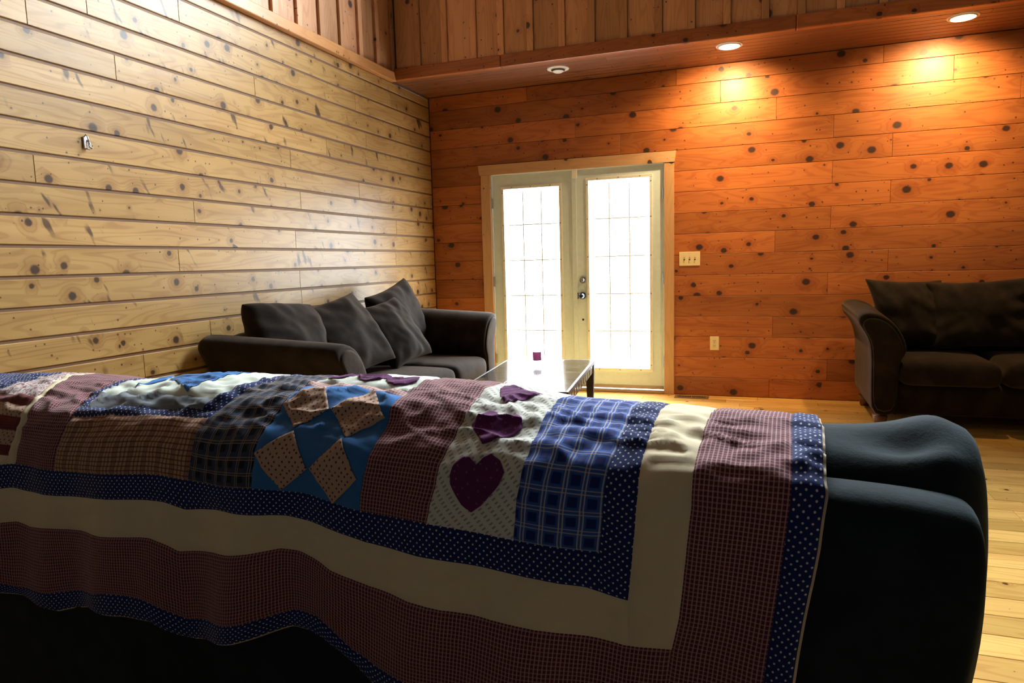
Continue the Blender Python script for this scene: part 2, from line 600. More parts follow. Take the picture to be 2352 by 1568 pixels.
def lathe(name, prof, mat, parent=None, loc=(0, 0, 0), seg=32, axis='Z', smooth=True):
    V, Fc = [], []
    n = len(prof)
    for i in range(seg):
        a = 2 * math.pi * i / seg
        for (r, h) in prof:
            p = (r * math.cos(a), r * math.sin(a), h)
            if axis == 'Y':
                p = (p[0], p[2], -p[1])
            V.append(p)
    for i in range(seg):
        j = (i + 1) % seg
        for k in range(n - 1):
            Fc.append((i * n + k, j * n + k, j * n + k + 1, i * n + k + 1))
    me = mesh(name, V, Fc)
    o = link(name, me, mat, parent, loc=loc)
    if smooth:
        me.polygons.foreach_set('use_smooth', [True] * len(me.polygons))
        me.set_sharp_from_angle(angle=math.radians(40))
    return o


def loft(name, rings, mat, parent=None, caps=True, subdiv=0, flip=False):
    n = len(rings[0])
    V = [p for r in rings for p in r]
    Fc = []
    for j in range(len(rings) - 1):
        for i in range(n):
            q = (j * n + i, j * n + (i + 1) % n, (j + 1) * n + (i + 1) % n, (j + 1) * n + i)
            Fc.append(q[::-1] if flip else q)
    if caps:
        a = tuple(range(n))
        b = tuple(range((len(rings) - 1) * n, len(rings) * n))
        Fc.append(a if flip else a[::-1])
        Fc.append(b[::-1] if flip else b)
    me = mesh(name, V, Fc)
    o = link(name, me, mat, parent, smooth=True)
    if subdiv:
        md = o.modifiers.new('round', 'SUBSURF')
        md.levels = md.render_levels = subdiv
    return o


# ================================================================ SETTING
ROOM_X1, ROOM_Y0, CEIL_Z = 8.6, -11.0, 7.3
SOF_Z = 2.88

# ---- floor
floor = tag(link('floor', boxes_mesh('floor', [(-0.1, ROOM_X1, ROOM_Y0, 0.2, -0.12, -0.018)]), M['back_gap']), kind='structure')
pitch = 0.1434
y = -0.004
row = 0
while y > -5.6:
    x = 0.01 - random.random() * 0.9
    while x < 6.6:
        L = random.choice((0.62, 0.9, 1.2, 1.5, 1.8, 2.2)) + random.random() * 0.12
        a, b = max(x, 0.004), min(x + L, 6.7)
        if b - a > 0.05:
            plank('floor_board', floor, ((a + b) / 2, y - pitch / 2, -0.018), (1, 0, 0), (0, 1, 0), (0, 0, 1),
                  b - a - 0.0016, pitch - 0.0022, 0.018, 0.0016, M['floor_wood'])
        x += L
    y -= pitch
    row += 1
FLOOR_END = y
bevel_box('floor_margin', 6.7, ROOM_X1, FLOOR_END, 0.0, -0.018, 0.0, M['far_wood'], floor, r=0.0)
bevel_box('floor_margin', -0.0, ROOM_X1, ROOM_Y0, FLOOR_END, -0.018, 0.0, M['far_wood'], floor, r=0.0)

# ---- left wall with horizontal grooved boards
wall_left = tag(link('wall_left', boxes_mesh('wall_left', [(-0.15, -0.008, -5.6, 0.15, -0.1, CEIL_Z)]), M['groove']), kind='structure')
LP, LZ = 0.1405, 0.81
known = {11: [-4.057], 12: [-3.746], 10: [-3.612], 6: [-4.094], 8: [-2.231], 5: [-3.158], 4: [-2.228], 2: [-2.206], -1: [-3.596],
         7: [-1.356], 9: [-1.785], 3: [-0.796, -3.3], 13: [-3.158], 1: [-4.6], 0: [-1.2]}
for k in range(-6, 15):
    z0 = LZ + k * LP
    z1 = min(z0 + LP, 2.865)
    js = list(known.get(k, [-0.9 - random.random() * 3]))
    if len(js) == 1:
        js.append(js[0] + random.choice((-1.9, -2.4, -3.0)))
        js.append(js[0] + random.choice((1.5, 1.95, 2.4)))
    js = sorted([j for j in js if -5.4 < j < -0.25] + [-5.6, -0.003], reverse=True)
    for a, b in zip(js[:-1], js[1:]):
        zc = (max(z0, 0.0) + z1) / 2
        plank('wall_plank', wall_left, (-0.008, (a + b) / 2, zc + 0.0055), (0, 1, 0), (0, 0, 1), (1, 0, 0), a - b - 0.0016,
              z1 - max(z0, 0.0) - 0.0150, 0.0065, 0.0030, M['pine_pale'])
# upper left wall: vertical boards and battens
uy = -0.74
i = 0
while uy > -5.0:
    w = 0.215
    plank('wall_board', wall_left, (-0.010, uy - w / 2, (2.94 + CEIL_Z) / 2), (0, 0, 1), (0, 1, 0), (1, 0, 0), CEIL_Z - 2.94, w - 0.004, 0.012,
          0.002, M['pine_board'])
    plank('wall_batten', wall_left, (-0.010, uy - w - 0.028, (2.94 + CEIL_Z) / 2), (0, 0, 1), (0, 1, 0), (1, 0, 0), CEIL_Z - 2.94, 0.056, 0.034,
          0.003, M['pine_board'])
    uy -= w + 0.054

tr = bevel_box('trim_1', -0.01, 0.045, -5.6, -0.72, 2.866, 2.944, M['pine_trim'], r=0.006)
tag(tr, kind='structure')
tr = bevel_box('trim_2', -0.01, 0.028, -0.745, -0.70, 2.944, CEIL_Z, M['pine_board'], r=0.004)
tag(tr, kind='structure')

# ---- back wall (door wall) with wide horizontal boards
DX0, DX1, DZ1 = 0.63, 2.295, 2.095          # door opening
wall_back = tag(link('wall_back', boxes_mesh('wall_back', [
    (-0.15, DX0, 0.012, 0.15, -0.1, 2.98), (DX1, ROOM_X1, 0.012, 0.15, -0.1, 2.98), (DX0, DX1, 0.012, 0.15, DZ1, 2.98)]), M['back_gap']),
    kind='structure')
BP, BZ = 0.184, 0.166
bknown = {13: [2.773, 4.503], 12: [1.484, 3.223, 4.949], 11: [1.905, 3.666], 10: [0.523, 4.099], 9: [3.664], 8: [4.096], 7: [3.66],
          6: [3.229], 5: [4.096], 4: [3.649], 3: [4.50], 14: [1.024, 2.40, 4.015], 2: [3.22], 1: [4.10], 0: [3.66], -1: [3.2]}
for k in range(-1, 15):
    z0, z1 = max(0.0, BZ + k * BP), min(BZ + (k + 1) * BP, 2.879)
    js = sorted([0.003] + bknown.get(k, [3.0]) + [5.3 + 0.45 * (k % 3), 7.4])
    for a, b in zip(js[:-1], js[1:]):
        segs = [(a, b)]
        if z0 < 2.17:
            ns = []
            for (p, q) in segs:
                if p < 0.535:
                    ns.append((p, min(q, 0.535)))
                if q > 2.38:
                    ns.append((max(p, 2.38), q))
            segs = ns
        for (p, q) in segs:
            if q - p > 0.02:
                plank('wall_plank', wall_back, ((p + q) / 2, 0.012, (z0 + z1) / 2), (1, 0, 0), (0, 0, 1), (0, -1, 0), q - p - 0.0018,
                      z1 - z0 - 0.003, 0.012, 0.0015, M['pine_orange'])

# ---- soffit box with narrow boards, fascia and gable wall above
soffit = tag(link('soffit', boxes_mesh('soffit', [(0.0, ROOM_X1, GY + 0.03, 0.012, SOF_Z + 0.012, SOF_Z + 0.10)]), M['back_gap']), kind='structure')
nb = 8
bw = (abs(GY) - 0.02) / nb
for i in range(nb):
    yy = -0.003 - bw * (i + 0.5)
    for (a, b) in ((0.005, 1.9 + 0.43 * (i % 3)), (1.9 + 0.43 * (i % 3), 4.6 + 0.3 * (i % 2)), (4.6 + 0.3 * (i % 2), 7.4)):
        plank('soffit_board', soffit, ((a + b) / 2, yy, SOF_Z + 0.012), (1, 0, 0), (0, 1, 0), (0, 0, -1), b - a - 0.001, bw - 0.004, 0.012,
              0.003, M['pine_soffit_shaded'])

wall_gable = tag(link('wall_gable', boxes_mesh('wall_gable', [
    (-0.05, GW[0], GY, GY + 0.14, 2.94, CEIL_Z), (GW[1], ROOM_X1, GY, GY + 0.14, 2.94, CEIL_Z),
    (GW[0], GW[1], GY, GY + 0.14, 2.94, GW[2]), (GW[0], GW[1], GY, GY + 0.14, GW[3], CEIL_Z)]), M['back_gap']), kind='structure')
gx = 0.045
gi = 0
while gx < 7.2:
    w = 0.205 + 0.012 * ((gi * 7) % 3 - 1)
    for (a, b, nm, D) in ((gx, gx + w, 'wall_board', 0.012), (gx + w - 0.002, gx + w + 0.056, 'wall_batten', 0.030)):
        pieces = [(2.97, CEIL_Z)]
        if b > GW[0] - 0.08 and a < GW[1] + 0.08:
            pieces = [(2.97, GW[2] - 0.085), (GW[3] + 0.085, CEIL_Z)]
        for (p, q) in pieces:
            plank(nm, wall_gable, ((a + b) / 2, GY, (p + q) / 2), (0, 0, 1), (1, 0, 0), (0, -1, 0), q - p, b - a - 0.003, D, 0.0025, M['pine_board'])
    gx += w + 0.054
    gi += 1
fx = 0.02
for L in (1.02, 2.3, 2.1, 2.2):
    tr = bevel_box('trim_3', fx, fx + L - 0.002, GY - 0.035, GY + 0.03, SOF_Z - 0.004, SOF_Z + 0.098, M['pine_orange'], r=0.008)
    tag(tr, kind='structure')
    fx += L

# gable window (above the picture): frame, mullions and panes
win = tag(empty('window_1', ((GW[0] + GW[1]) / 2, GY + 0.06, GW[2])), kind='structure')
wx, wz = (GW[1] - GW[0]) / 2, GW[3] - GW[2]
for (a, b, c, d) in ((-wx - 0.08, wx + 0.08, -0.085, 0.0), (-wx - 0.08, wx + 0.08, wz, wz + 0.085), (-wx - 0.08, -wx, 0.0, wz), (wx, wx + 0.08, 0.0, wz)):
    bevel_box('window_casing', a, b, -0.085, -0.045, c, d, M['casing'], win, r=0.004)
for (a, b, c, d) in ((-wx, wx, 0.0, 0.05), (-wx, wx, wz - 0.05, wz), (-wx, -wx + 0.05, 0.05, wz - 0.05), (wx - 0.05, wx, 0.05, wz - 0.05), (-0.04, 0.04, 0.05, wz - 0.05)):
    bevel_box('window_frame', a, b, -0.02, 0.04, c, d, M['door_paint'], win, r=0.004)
for s in (-1, 1):
    a, b = sorted((s * 0.04, s * (wx - 0.05)))
    bevel_box('window_pane', a, b, 0.006, 0.012, 0.05, wz - 0.05, M['glass'], win, r=0.0)

# ---- the rest of the shell, behind and beside the camera
tag(link('wall_left_rear', boxes_mesh('wall_left_rear', [(-0.15, 0.0, ROOM_Y0, -5.6, -0.1, CEIL_Z)]), M['far_wood']), kind='structure')
tag(link('wall_right', boxes_mesh('wall_right', [(ROOM_X1, ROOM_X1 + 0.1, ROOM_Y0, 0.15, -0.1, CEIL_Z)]), M['far_wood']), kind='structure')
tag(link('wall_rear', boxes_mesh('wall_rear', [(-0.15, ROOM_X1 + 0.1, ROOM_Y0 - 0.1, ROOM_Y0, -0.1, CEIL_Z)]), M['far_wood']), kind='structure')
tag(link('ceiling', boxes_mesh('ceiling', [(-0.15, ROOM_X1 + 0.1, ROOM_Y0 - 0.1, 0.15, CEIL_Z, CEIL_Z + 0.1)]), M['far_wood']), kind='structure')

# ---- french door
door = tag(empty('door_1', ((DX0 + DX1) / 2, 0.0, 0.0)), kind='structure')
ox = (DX0 + DX1) / 2


def dbox(nm, x0, x1, y0, y1, z0, z1, mat, parent=None, r=0.003, seg=1):
    return bevel_box(nm, x0 - ox, x1 - ox, y0, y1, z0, z1, mat, parent or door, r=r, seg=seg)


dbox('door_casing', 0.535, 0.634, -0.022, 0.012, 0.0, 2.088, M['casing'])
dbox('door_casing', 2.295, 2.383, -0.022, 0.012, 0.0, 2.088, M['casing'])
# head casing with splayed ends
hv = [(0.528, 2.089), (2.388, 2.089), (2.402, 2.184), (0.514, 2.184)]
V = [(x - ox, yy, z) for yy in (-0.028, 0.012) for (x, z) in hv]
hm = mesh('head_casing', V, [(0, 1, 2, 3), (7, 6, 5, 4), (4, 5, 1, 0), (5, 6, 2, 1), (6, 7, 3, 2), (7, 4, 0, 3)],
          [(x - ox, z) for yy in (0, 1) for (x, z) in hv])
link('head_casing', hm, M['casing'], door)
# jambs and threshold
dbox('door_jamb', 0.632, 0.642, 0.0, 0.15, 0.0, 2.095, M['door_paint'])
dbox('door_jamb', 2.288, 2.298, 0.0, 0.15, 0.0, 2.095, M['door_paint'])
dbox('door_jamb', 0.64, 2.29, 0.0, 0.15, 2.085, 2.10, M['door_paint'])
dbox('threshold', 0.60, 2.34, -0.015, 0.15, 0.0, 0.03, M['threshold'], r=0.006, seg=2)


def leaf(x0, x1, gx0, gx1, gz0, gz1, label):
    """one glazed leaf: stiles and rails, glazing frame with screws, pane, grille bars"""
    y0, y1 = 0.012, 0.056
    zb, zt = 0.038, 2.083
    rim = 0.028
    hx0, hx1, hz0, hz1 = gx0 - rim * 0.5, gx1 + rim * 0.5, gz0 - rim * 0.5, gz1 + rim * 0.5
    me = boxes_mesh('door_leaf', [(x0 - ox, hx0 - ox, y0, y1, zb, zt), (hx1 - ox, x1 - ox, y0, y1, zb, zt),
                                  (hx0 - ox, hx1 - ox, y0, y1, zb, hz0), (hx0 - ox, hx1 - ox, y0, y1, hz1, zt)])
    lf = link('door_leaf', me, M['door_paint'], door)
    lf['label'] = label
    dbox('door_sweep', x0, x1, y0 - 0.008, y0, zb, zb + 0.03, M['threshold'], lf)
    for (a, b, c, d) in ((gx0 - rim, gx1 + rim, gz0 - rim, gz0), (gx0 - rim, gx1 + rim, gz1, gz1 + rim), (gx0 - rim, gx0, gz0, gz1), (gx1, gx1 + rim, gz0, gz1)):
        dbox('glazing_frame', a, b, y0 - 0.012, y1 + 0.004, c, d, M['plastic_white'], lf, r=0.004, seg=2)
    W, H = gx1 - gx0, gz1 - gz0
    for i in (1, 2):
        xx = gx0 + W * i / 3
        dbox('grille_bar', xx - 0.0055, xx + 0.0055, 0.034, 0.040, gz0, gz1, M['grille'], lf, r=0.001)
    for i in range(1, 5):
        zz = gz0 + H * i / 5
        dbox('grille_bar', gx0, gx1, 0.033, 0.041, zz - 0.0055, zz + 0.0055, M['grille'], lf, r=0.001)
    for i in range(3):
        for j in range(5):
            dbox('pane', gx0 + W * i / 3 + 0.0056, gx0 + W * (i + 1) / 3 - 0.0056, 0.0355, 0.0385, gz0 + H * j / 5 + 0.0056, gz0 + H * (j + 1) / 5 - 0.0056,
                 M['glass'], lf, r=0.0)
    # screw caps round the glazing frame
    pts = [(gx0 - rim / 2, gz0 + H * f) for f in (0.02, 0.2, 0.4, 0.6, 0.8, 0.98)] + [(gx1 + rim / 2, gz0 + H * f) for f in (0.02, 0.2, 0.4, 0.6, 0.8, 0.98)]
    pts += [(gx0 + W * f, gz1 + rim / 2) for f in (0.15, 0.5, 0.85)] + [(gx0 + W * f, gz0 - rim / 2) for f in (0.15, 0.5, 0.85)]
    for (a, c) in pts:
        lathe('screw_cap', [(0, -0.003), (0.005, -0.002), (0.0055, 0.0)], M['screw'], lf, loc=(a - ox, y0 - 0.012, c), seg=8, axis='Y')
    return lf


leaf_l = leaf(0.645, 1.462, 0.762, 1.315, 0.235, 1.945, 'left glazed leaf with white stiles tinted blue for glare')
leaf_r = leaf(1.466, 2.286, 1.602, 2.163, 0.228, 1.975, 'right glazed leaf with knob and deadbolt')
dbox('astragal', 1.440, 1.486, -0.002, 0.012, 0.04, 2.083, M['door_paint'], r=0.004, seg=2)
sens = dbox('door_sensor', 1.452, 1.500, -0.024, -0.003, 2.005, 2.092, M['plastic_white'], r=0.004, seg=2)
dbox('sensor_button', 1.470, 1.482, -0.027, -0.023, 2.035, 2.047, M['ivory'], sens, r=0.001)
# hardware
lathe('deadbolt', [(0, -0.022), (0.012, -0.022), (0.018, -0.014), (0.030, -0.012), (0.032, 0.0)], M['chrome'], leaf_r, loc=(1.534 - ox, 0.012, 1.061), axis='Y')
lathe('knob', [(0, -0.066), (0.018, -0.065), (0.027, -0.056), (0.030, -0.045), (0.027, -0.033), (0.014, -0.024), (0.012, -0.012), (0.033, -0.008), (0.035, 0.0)],
      M['dark_metal'], leaf_r, loc=(1.529 - ox, 0.012, 0.913), axis='Y')
lathe('bolt_hole_cap', [(0, -0.004), (0.009, -0.004), (0.011, 0.0)], M['dark_metal'], leaf_r, loc=(1.532 - ox, 0.012, 0.685), seg=16, axis='Y')
dbox('strike_plate', 1.484, 1.490, -0.004, 0.012, 0.88, 0.945, M['dark_metal'], leaf_r)
for z in (0.3, 1.06, 1.82):
    dbox('hinge', 2.283, 2.297, -0.012, 0.012, z - 0.05, z + 0.05, M['chrome'], leaf_r, r=0.003)
    dbox('hinge', 0.634, 0.648, -0.012, 0.012, z - 0.05, z + 0.05, M['chrome'], leaf_l, r=0.003)

# ================================================================ SMALL WALL AND CEILING FITTINGS
sp = tag(empty('switch_plate', (2.518, 0.0, 1.234)), 'ivory triple light switch plate on the pine wall right of the door', 'light switch')
bevel_box('plate', -0.091, 0.091, -0.007, 0.0, -0.062, 0.062, M['ivory'], sp, r=0.004)
for i in (-1, 0, 1):
    sw = bevel_box('switch_surround', i * 0.046 - 0.006, i * 0.046 + 0.006, -0.0078, -0.006, -0.013, 0.013, M['slot'], sp, r=0.0005)
    bevel_box('toggle', -0.004, 0.004, -0.012, 0.001, -0.002, 0.010, M['toggle'], sw, r=0.0015)
    for z in (-0.03, 0.03):
        lathe('screw', [(0, -0.0018), (0.003, -0.0015), (0.0035, 0)], M['toggle'], sp, loc=(i * 0.046, -0.007, z), seg=10, axis='Y')
op = tag(empty('wall_outlet', (2.736, 0.0, 0.477)), 'ivory double power outlet low on the pine wall', 'outlet')
bevel_box('plate', -0.039, 0.039, -0.007, 0.0, -0.062, 0.062, M['ivory'], op, r=0.004)
for s in (-1, 1):
    rc = bevel_box('receptacle', -0.017, 0.017, -0.0085, -0.006, s * 0.021 - 0.014, s * 0.021 + 0.014, M['toggle'], op, r=0.004)
    for (a, b) in ((-0.007, 0.004), (0.007, 0.004)):
        bevel_box('slot', a - 0.0013, a + 0.0013, -0.0018, 0.001, b - 0.0045, b + 0.0045, M['slot'], rc, r=0.0)
    lathe('ground_hole', [(0, -0.0008), (0.0028, -0.0008), (0.0028, 0.0)], M['slot'], rc, loc=(0, -0.0011, -0.0075), seg=10, axis='Y')
lathe('screw', [(0, -0.0018), (0.003, -0.0015), (0.0035, 0)], M['screw'], op, loc=(0, -0.007, 0), seg=10, axis='Y')

rg = tag(empty('floor_register', (2.548, -0.112, 0.0)), 'brown slotted floor vent set in the boards by the wall', 'floor vent')
bevel_box('vent_opening', -0.125, 0.125, -0.038, 0.038, 0.0, 0.002, M['black_void'], rg, r=0.0)
for (a, b, c, d) in ((-0.148, 0.148, -0.055, -0.036), (-0.148, 0.148, 0.036, 0.055), (-0.148, -0.122, -0.037, 0.037), (0.122, 0.148, -0.037, 0.037), (-0.008, 0.008, -0.037, 0.037)):
    bevel_box('vent_frame', a, b, c, d, 0.0, 0.006, M['register'], rg, r=0.0015, seg=1)
for i in range(18):
    x = -0.115 + 0.230 * i / 17
    if abs(x) > 0.012:
        bevel_box('vent_slat', x - 0.0025, x + 0.0025, -0.037, 0.037, 0.0, 0.005, M['register'], rg, r=0.0)

# wall hook: bent wire loop on a small plate
hk = tag(empty('wall_hook', (0.001, -3.827, 1.885)), 'small silver wire hook screwed to the pale plank wall', 'hook')
bevel_box('plate', 0.0, 0.006, -0.012, 0.012, -0.030, 0.030, M['chrome'], hk, r=0.003)


def tube(name, pts, rad, mat, parent, seg=8):
    rings = []
    n = len(pts)
    for i, p in enumerate(pts):
        p = Vector(p)
        d = (Vector(pts[min(i + 1, n - 1)]) - Vector(pts[max(i - 1, 0)])).normalized()
        up = Vector((0, 0, 1)) if abs(d.z) < 0.9 else Vector((1, 0, 0))
        a = d.cross(up).normalized()
        b = d.cross(a)
        rings.append([p + (a * math.cos(t) + b * math.sin(t)) * rad for t in [2 * math.pi * k / seg for k in range(seg)]])
    return loft(name, rings, mat, parent)


tube('hook_wire', [(0.006, -0.004, 0.028), (0.018, -0.008, 0.034), (0.028, -0.006, 0.022), (0.026, 0.0, 0.0), (0.022, 0.004, -0.018), (0.030, 0.006, -0.032), (0.042, 0.004, -0.030), (0.046, 0.0, -0.016)], 0.0032, M['chrome'], hk)
tube('hook_wire', [(0.006, 0.006, 0.010), (0.016, 0.012, 0.0), (0.018, 0.014, -0.018), (0.012, 0.010, -0.034), (0.006, 0.0, -0.030)], 0.0030, M['chrome'], hk)

# recessed eyeball lights in the soffit
WARM = (1.0, 0.66, 0.28)


def downlight(x, y, lit, label):
    t = tag(empty('recessed_light', (x, y, SOF_Z)), label, 'ceiling light', 'recessed lights in the soffit')
    lathe('trim_ring', [(0.066, 0.001), (0.068, -0.004), (0.080, -0.007), (0.092, -0.005), (0.096, 0.001)] if not lit else
          [(0.086, 0.001), (0.087, -0.004), (0.094, -0.007), (0.101, -0.005), (0.105, 0.001)], M['white_enamel'], t)
    eb = lathe('eyeball', [(0.0, -0.036), (0.030, -0.033), (0.050, -0.022), (0.062, -0.006), (0.066, 0.006)] if not lit else
               [(0.078, -0.010), (0.080, -0.012), (0.084, -0.006), (0.087, 0.006)], M['white_enamel'], t)
    if lit:
        lathe('lamp_face', [(0.0, -0.0165), (0.04, -0.016), (0.0795, -0.0108)], M['lamp_lit'], eb)
        ld = bpy.data.lights.new('lamp_beam', 'SPOT')
        ld.energy = WARM_POWER
        ld.color = WARM
        ld.spot_size = math.radians(135)
        ld.spot_blend = 1.0
        ld.shadow_soft_size = 0.05
        so = bpy.data.objects.new('lamp_beam', ld)
        COL.objects.link(so)
        so.location = (x, y, SOF_Z - 0.03)
        d = Vector((x - 0.07, 0.0, 2.15)) - so.location
        so.rotation_euler = d.to_track_quat('-Z', 'Y').to_euler()
    else:
        lathe('lamp_slot', [(0.051, -0.0225), (0.060, -0.0095)], M['slot'], eb, seg=32)
    return t


downlight(1.461, -0.455, False, 'unlit white eyeball ceiling light nearest the corner')
downlight(2.865, -0.510, True, 'lit recessed ceiling light above the right door leaf')
downlight(4.439, -0.500, True, 'lit recessed ceiling light above the dark right sofa')


# ================================================================ SOFAS
def rbox(name, x0, x1, y0, y1, z0, z1, mat, parent, r=0.05, puff=0.0, seed=0, cut=0.06):
    """upholstered block: finely divided rounded box, top bulging by puff"""
    nx = max(2, int((x1 - x0) / cut))
    ny = max(2, int((y1 - y0) / cut))
    nz = max(2, int((z1 - z0) / cut))
    bm = bmesh.new()
    cx, cy, cz = (x0 + x1) / 2, (y0 + y1) / 2, (z0 + z1) / 2
    hx, hy, hz = (x1 - x0) / 2, (y1 - y0) / 2, (z1 - z0) / 2
    idx = {}

    def vert(i, j, k):
        if (i, j, k) not in idx:
            idx[(i, j, k)] = bm.verts.new((-hx + 2 * hx * i / nx, -hy + 2 * hy * j / ny, -hz + 2 * hz * k / nz))
        return idx[(i, j, k)]
    for i in range(nx):
        for j in range(ny):
            bm.faces.new((vert(i, j, 0), vert(i, j + 1, 0), vert(i + 1, j + 1, 0), vert(i + 1, j, 0)))
            bm.faces.new((vert(i, j, nz), vert(i + 1, j, nz), vert(i + 1, j + 1, nz), vert(i, j + 1, nz)))
    for i in range(nx):
        for k in range(nz):
            bm.faces.new((vert(i, 0, k), vert(i + 1, 0, k), vert(i + 1, 0, k + 1), vert(i, 0, k + 1)))
            bm.faces.new((vert(i, ny, k), vert(i, ny, k + 1), vert(i + 1, ny, k + 1), vert(i + 1, ny, k)))
    for j in range(ny):
        for k in range(nz):
            bm.faces.new((vert(0, j, k), vert(0, j, k + 1), vert(0, j + 1, k + 1), vert(0, j + 1, k)))
            bm.faces.new((vert(nx, j, k), vert(nx, j + 1, k), vert(nx, j + 1, k + 1), vert(nx, j, k + 1)))
    for v in bm.verts:
        p = v.co
        q = Vector((max(-hx + r, min(hx - r, p.x)), max(-hy + r, min(hy - r, p.y)), max(-hz + r, min(hz - r, p.z))))
        d = p - q
        if d.length > 1e-6:
            p = q + d.normalized() * min(r, d.length) if d.length > r else p
        fx = (1 - (p.x / hx) ** 2) * (1 - (p.y / hy) ** 2)
        if p.z > 0:
            p = p + Vector((0, 0, puff * max(0, fx) ** 0.5))
        w = noise.noise(Vector((p.x * 5 + seed, p.y * 5, p.z * 5))) * 0.006
        v.co = p + p.normalized() * w
    me = bpy.data.meshes.new(name)
    bm.to_mesh(me)
    bm.free()
    o = link(name, me, mat, parent, smooth=True, loc=(cx, cy, cz))
    md = o.modifiers.new('round', 'SUBSURF')
    md.levels = md.render_levels = 1
    return o


ARM = [(0.015, 0.09), (0.0, 0.20), (0.0, 0.42), (-0.005, 0.58), (-0.03, 0.67), (-0.075, 0.735), (-0.098, 0.775), (-0.09, 0.815), (-0.05, 0.838),
       (0.02, 0.835), (0.09, 0.805), (0.15, 0.75), (0.20, 0.67), (0.228, 0.585), (0.215, 0.53), (0.185, 0.50), (0.175, 0.40), (0.175, 0.20), (0.165, 0.09)]


def arm_ring(q, y, s, half, shrink=0.0):
    """cross-section of an arm at depth fraction q (0 back, 1 front); s = -1 left arm, +1 right arm"""
    out = []
    for (a, z) in ARM:
        if z > 0.5:
            z = 0.5 + (z - 0.5) * (1.12 - 0.14 * q)
        a2 = a
        if a < 0:
            a2 = a * (1.0 + 0.25 * (1 - q))
        cxa, cza = 0.085, 0.45
        a2 = cxa + (a2 - cxa) * (1 - shrink)
        z = cza + (z - cza) * (1 - shrink * 0.5)
        out.append((s * (half - a2), y, z))
    return out


def make_sofa(loc, rz, W, nseat, label):
    t = tag(empty('sofa', loc, rz), label, 'sofa')
    half = W / 2
    D = 0.94
    rbox('base', -half + 0.03, half - 0.03, -D + 0.06, -0.03, 0.09, 0.32, M['suede'], t, r=0.03)
    rbox('backrest', -half + 0.10, half - 0.10, -0.27, 0.0, 0.09, 0.86, M['suede'], t, r=0.07)
    for s in (-1, 1):
        rings = []
        for (q, yy, sh) in ((0, -0.002, 0.12), (0.0, -0.02, 0.0), (0.2, -0.2, 0), (0.4, -0.38, 0), (0.6, -0.56, 0), (0.8, -0.74, 0), (0.95, -0.88, 0), (1.0, -D + 0.01, 0.015), (1.02, -D - 0.012, 0.05), (1.02, -D - 0.012, 0.14)):
            rings.append(arm_ring(q, yy, s, half, sh))
        am = loft('arm', rings, M['suede'], t, subdiv=1, flip=(s < 0))
        pr = [arm_ring(1.02, -D - 0.010, s, half, 0.15), arm_ring(1.02, -D - 0.022, s, half, 0.17), arm_ring(1.02, -D - 0.026, s, half, 0.30)]
        loft('front_panel', pr, M['suede'], am, subdiv=1, flip=(s < 0))
    inner = half - 0.178
    w = 2 * inner / nseat
    for i in range(nseat):
        x0 = -inner + i * w
        rbox('seat_cushion', x0 + 0.004, x0 + w - 0.004, -D - 0.035, -0.22, 0.315, 0.475, M['suede'], t, r=0.05, puff=0.03, seed=i * 3.1, cut=0.05)
    for sx in (-1, 1):
        for yy in (-D + 0.06, -0.1):
            rings = []
            for (z, k) in ((0.0, 0.030), (0.09, 0.045)):
                cxf = sx * (half - 0.075)
                rings.append([(cxf - k, yy - k, z), (cxf + k, yy - k, z), (cxf + k, yy + k, z), (cxf - k, yy + k, z)])
            loft('foot', rings, M['foot'], t)
    return t


def pillow(loc, rot, w, h, T, label, seed=0, group=None, pinch=0.10, skew=0.0):
    """knife-edge cushion; local x across, z up, y thickness; wrinkled towards its corners"""
    n = 22
    V, Fc = [], []
    for side in (0, 1):
        for j in range(n + 1):
            for i in range(n + 1):
                u = -1 + 2 * i / n
                v = -1 + 2 * j / n
                e = (1 - u ** 2) * (1 - v ** 2)
                th = T / 2 * max(0, e) ** 0.42
                px = u * w / 2 * (1 - pinch * (1 - v ** 2) * abs(u) ** 3)
                pz = v * h / 2 * (1 - pinch * (1 - u ** 2) * abs(v) ** 3)
                px += skew * v * w / 2
                ang = math.atan2(v, u)
                rr = math.hypot(u, v)
                wr = 0.014 * math.sin(ang * 11 + seed + 2 * noise.noise(Vector((u * 2, v * 2, seed)))) * max(0, rr - 0.35) * max(0, e) ** 0.3
                wr += 0.030 * noise.noise(Vector((u * 1.6, v * 1.6, seed * 1.7 + side))) * 1.0 * max(0, e) ** 0.3 + 0.012 * noise.noise(Vector((u * 5 + v * 2, v * 3, seed))) * max(0, e) ** 0.4
                sgn = -1 if side == 0 else 1
                V.append((px, sgn * (th + wr), pz))
    m1 = (n + 1) ** 2
    for side in (0, 1):
        for j in range(n):
            for i in range(n):
                a = side * m1 + j * (n + 1) + i
                q = (a, a + 1, a + n + 2, a + n + 1)
                Fc.append(q if side == 0 else q[::-1])
    bm = bmesh.new()
    me = mesh('pillow', V, Fc)
    bm.from_mesh(me)
    bmesh.ops.remove_doubles(bm, verts=bm.verts, dist=0.0008)
    bm.to_mesh(me)
    bm.free()
    o = link('throw_pillow', me, M['suede'], None, smooth=True)
    o.location = loc
    o.rotation_mode = 'XYZ'
    o.rotation_euler = rot
    md = o.modifiers.new('round', 'SUBSURF')
    md.levels = md.render_levels = 1
    return tag(o, label, 'pillow', group)


R = math.radians
sofa_l = make_sofa((0.03, -2.05, 0.0), R(90), 2.22, 3, 'brown microfibre sofa against the pale plank wall')
sofa_r = make_sofa((4.97, -0.06, 0.0), 0.0, 2.22, 3, 'dark brown sofa against the orange wall, at the right edge')
GL, GR = 'pillows on the left sofa', 'pillows on the right sofa'
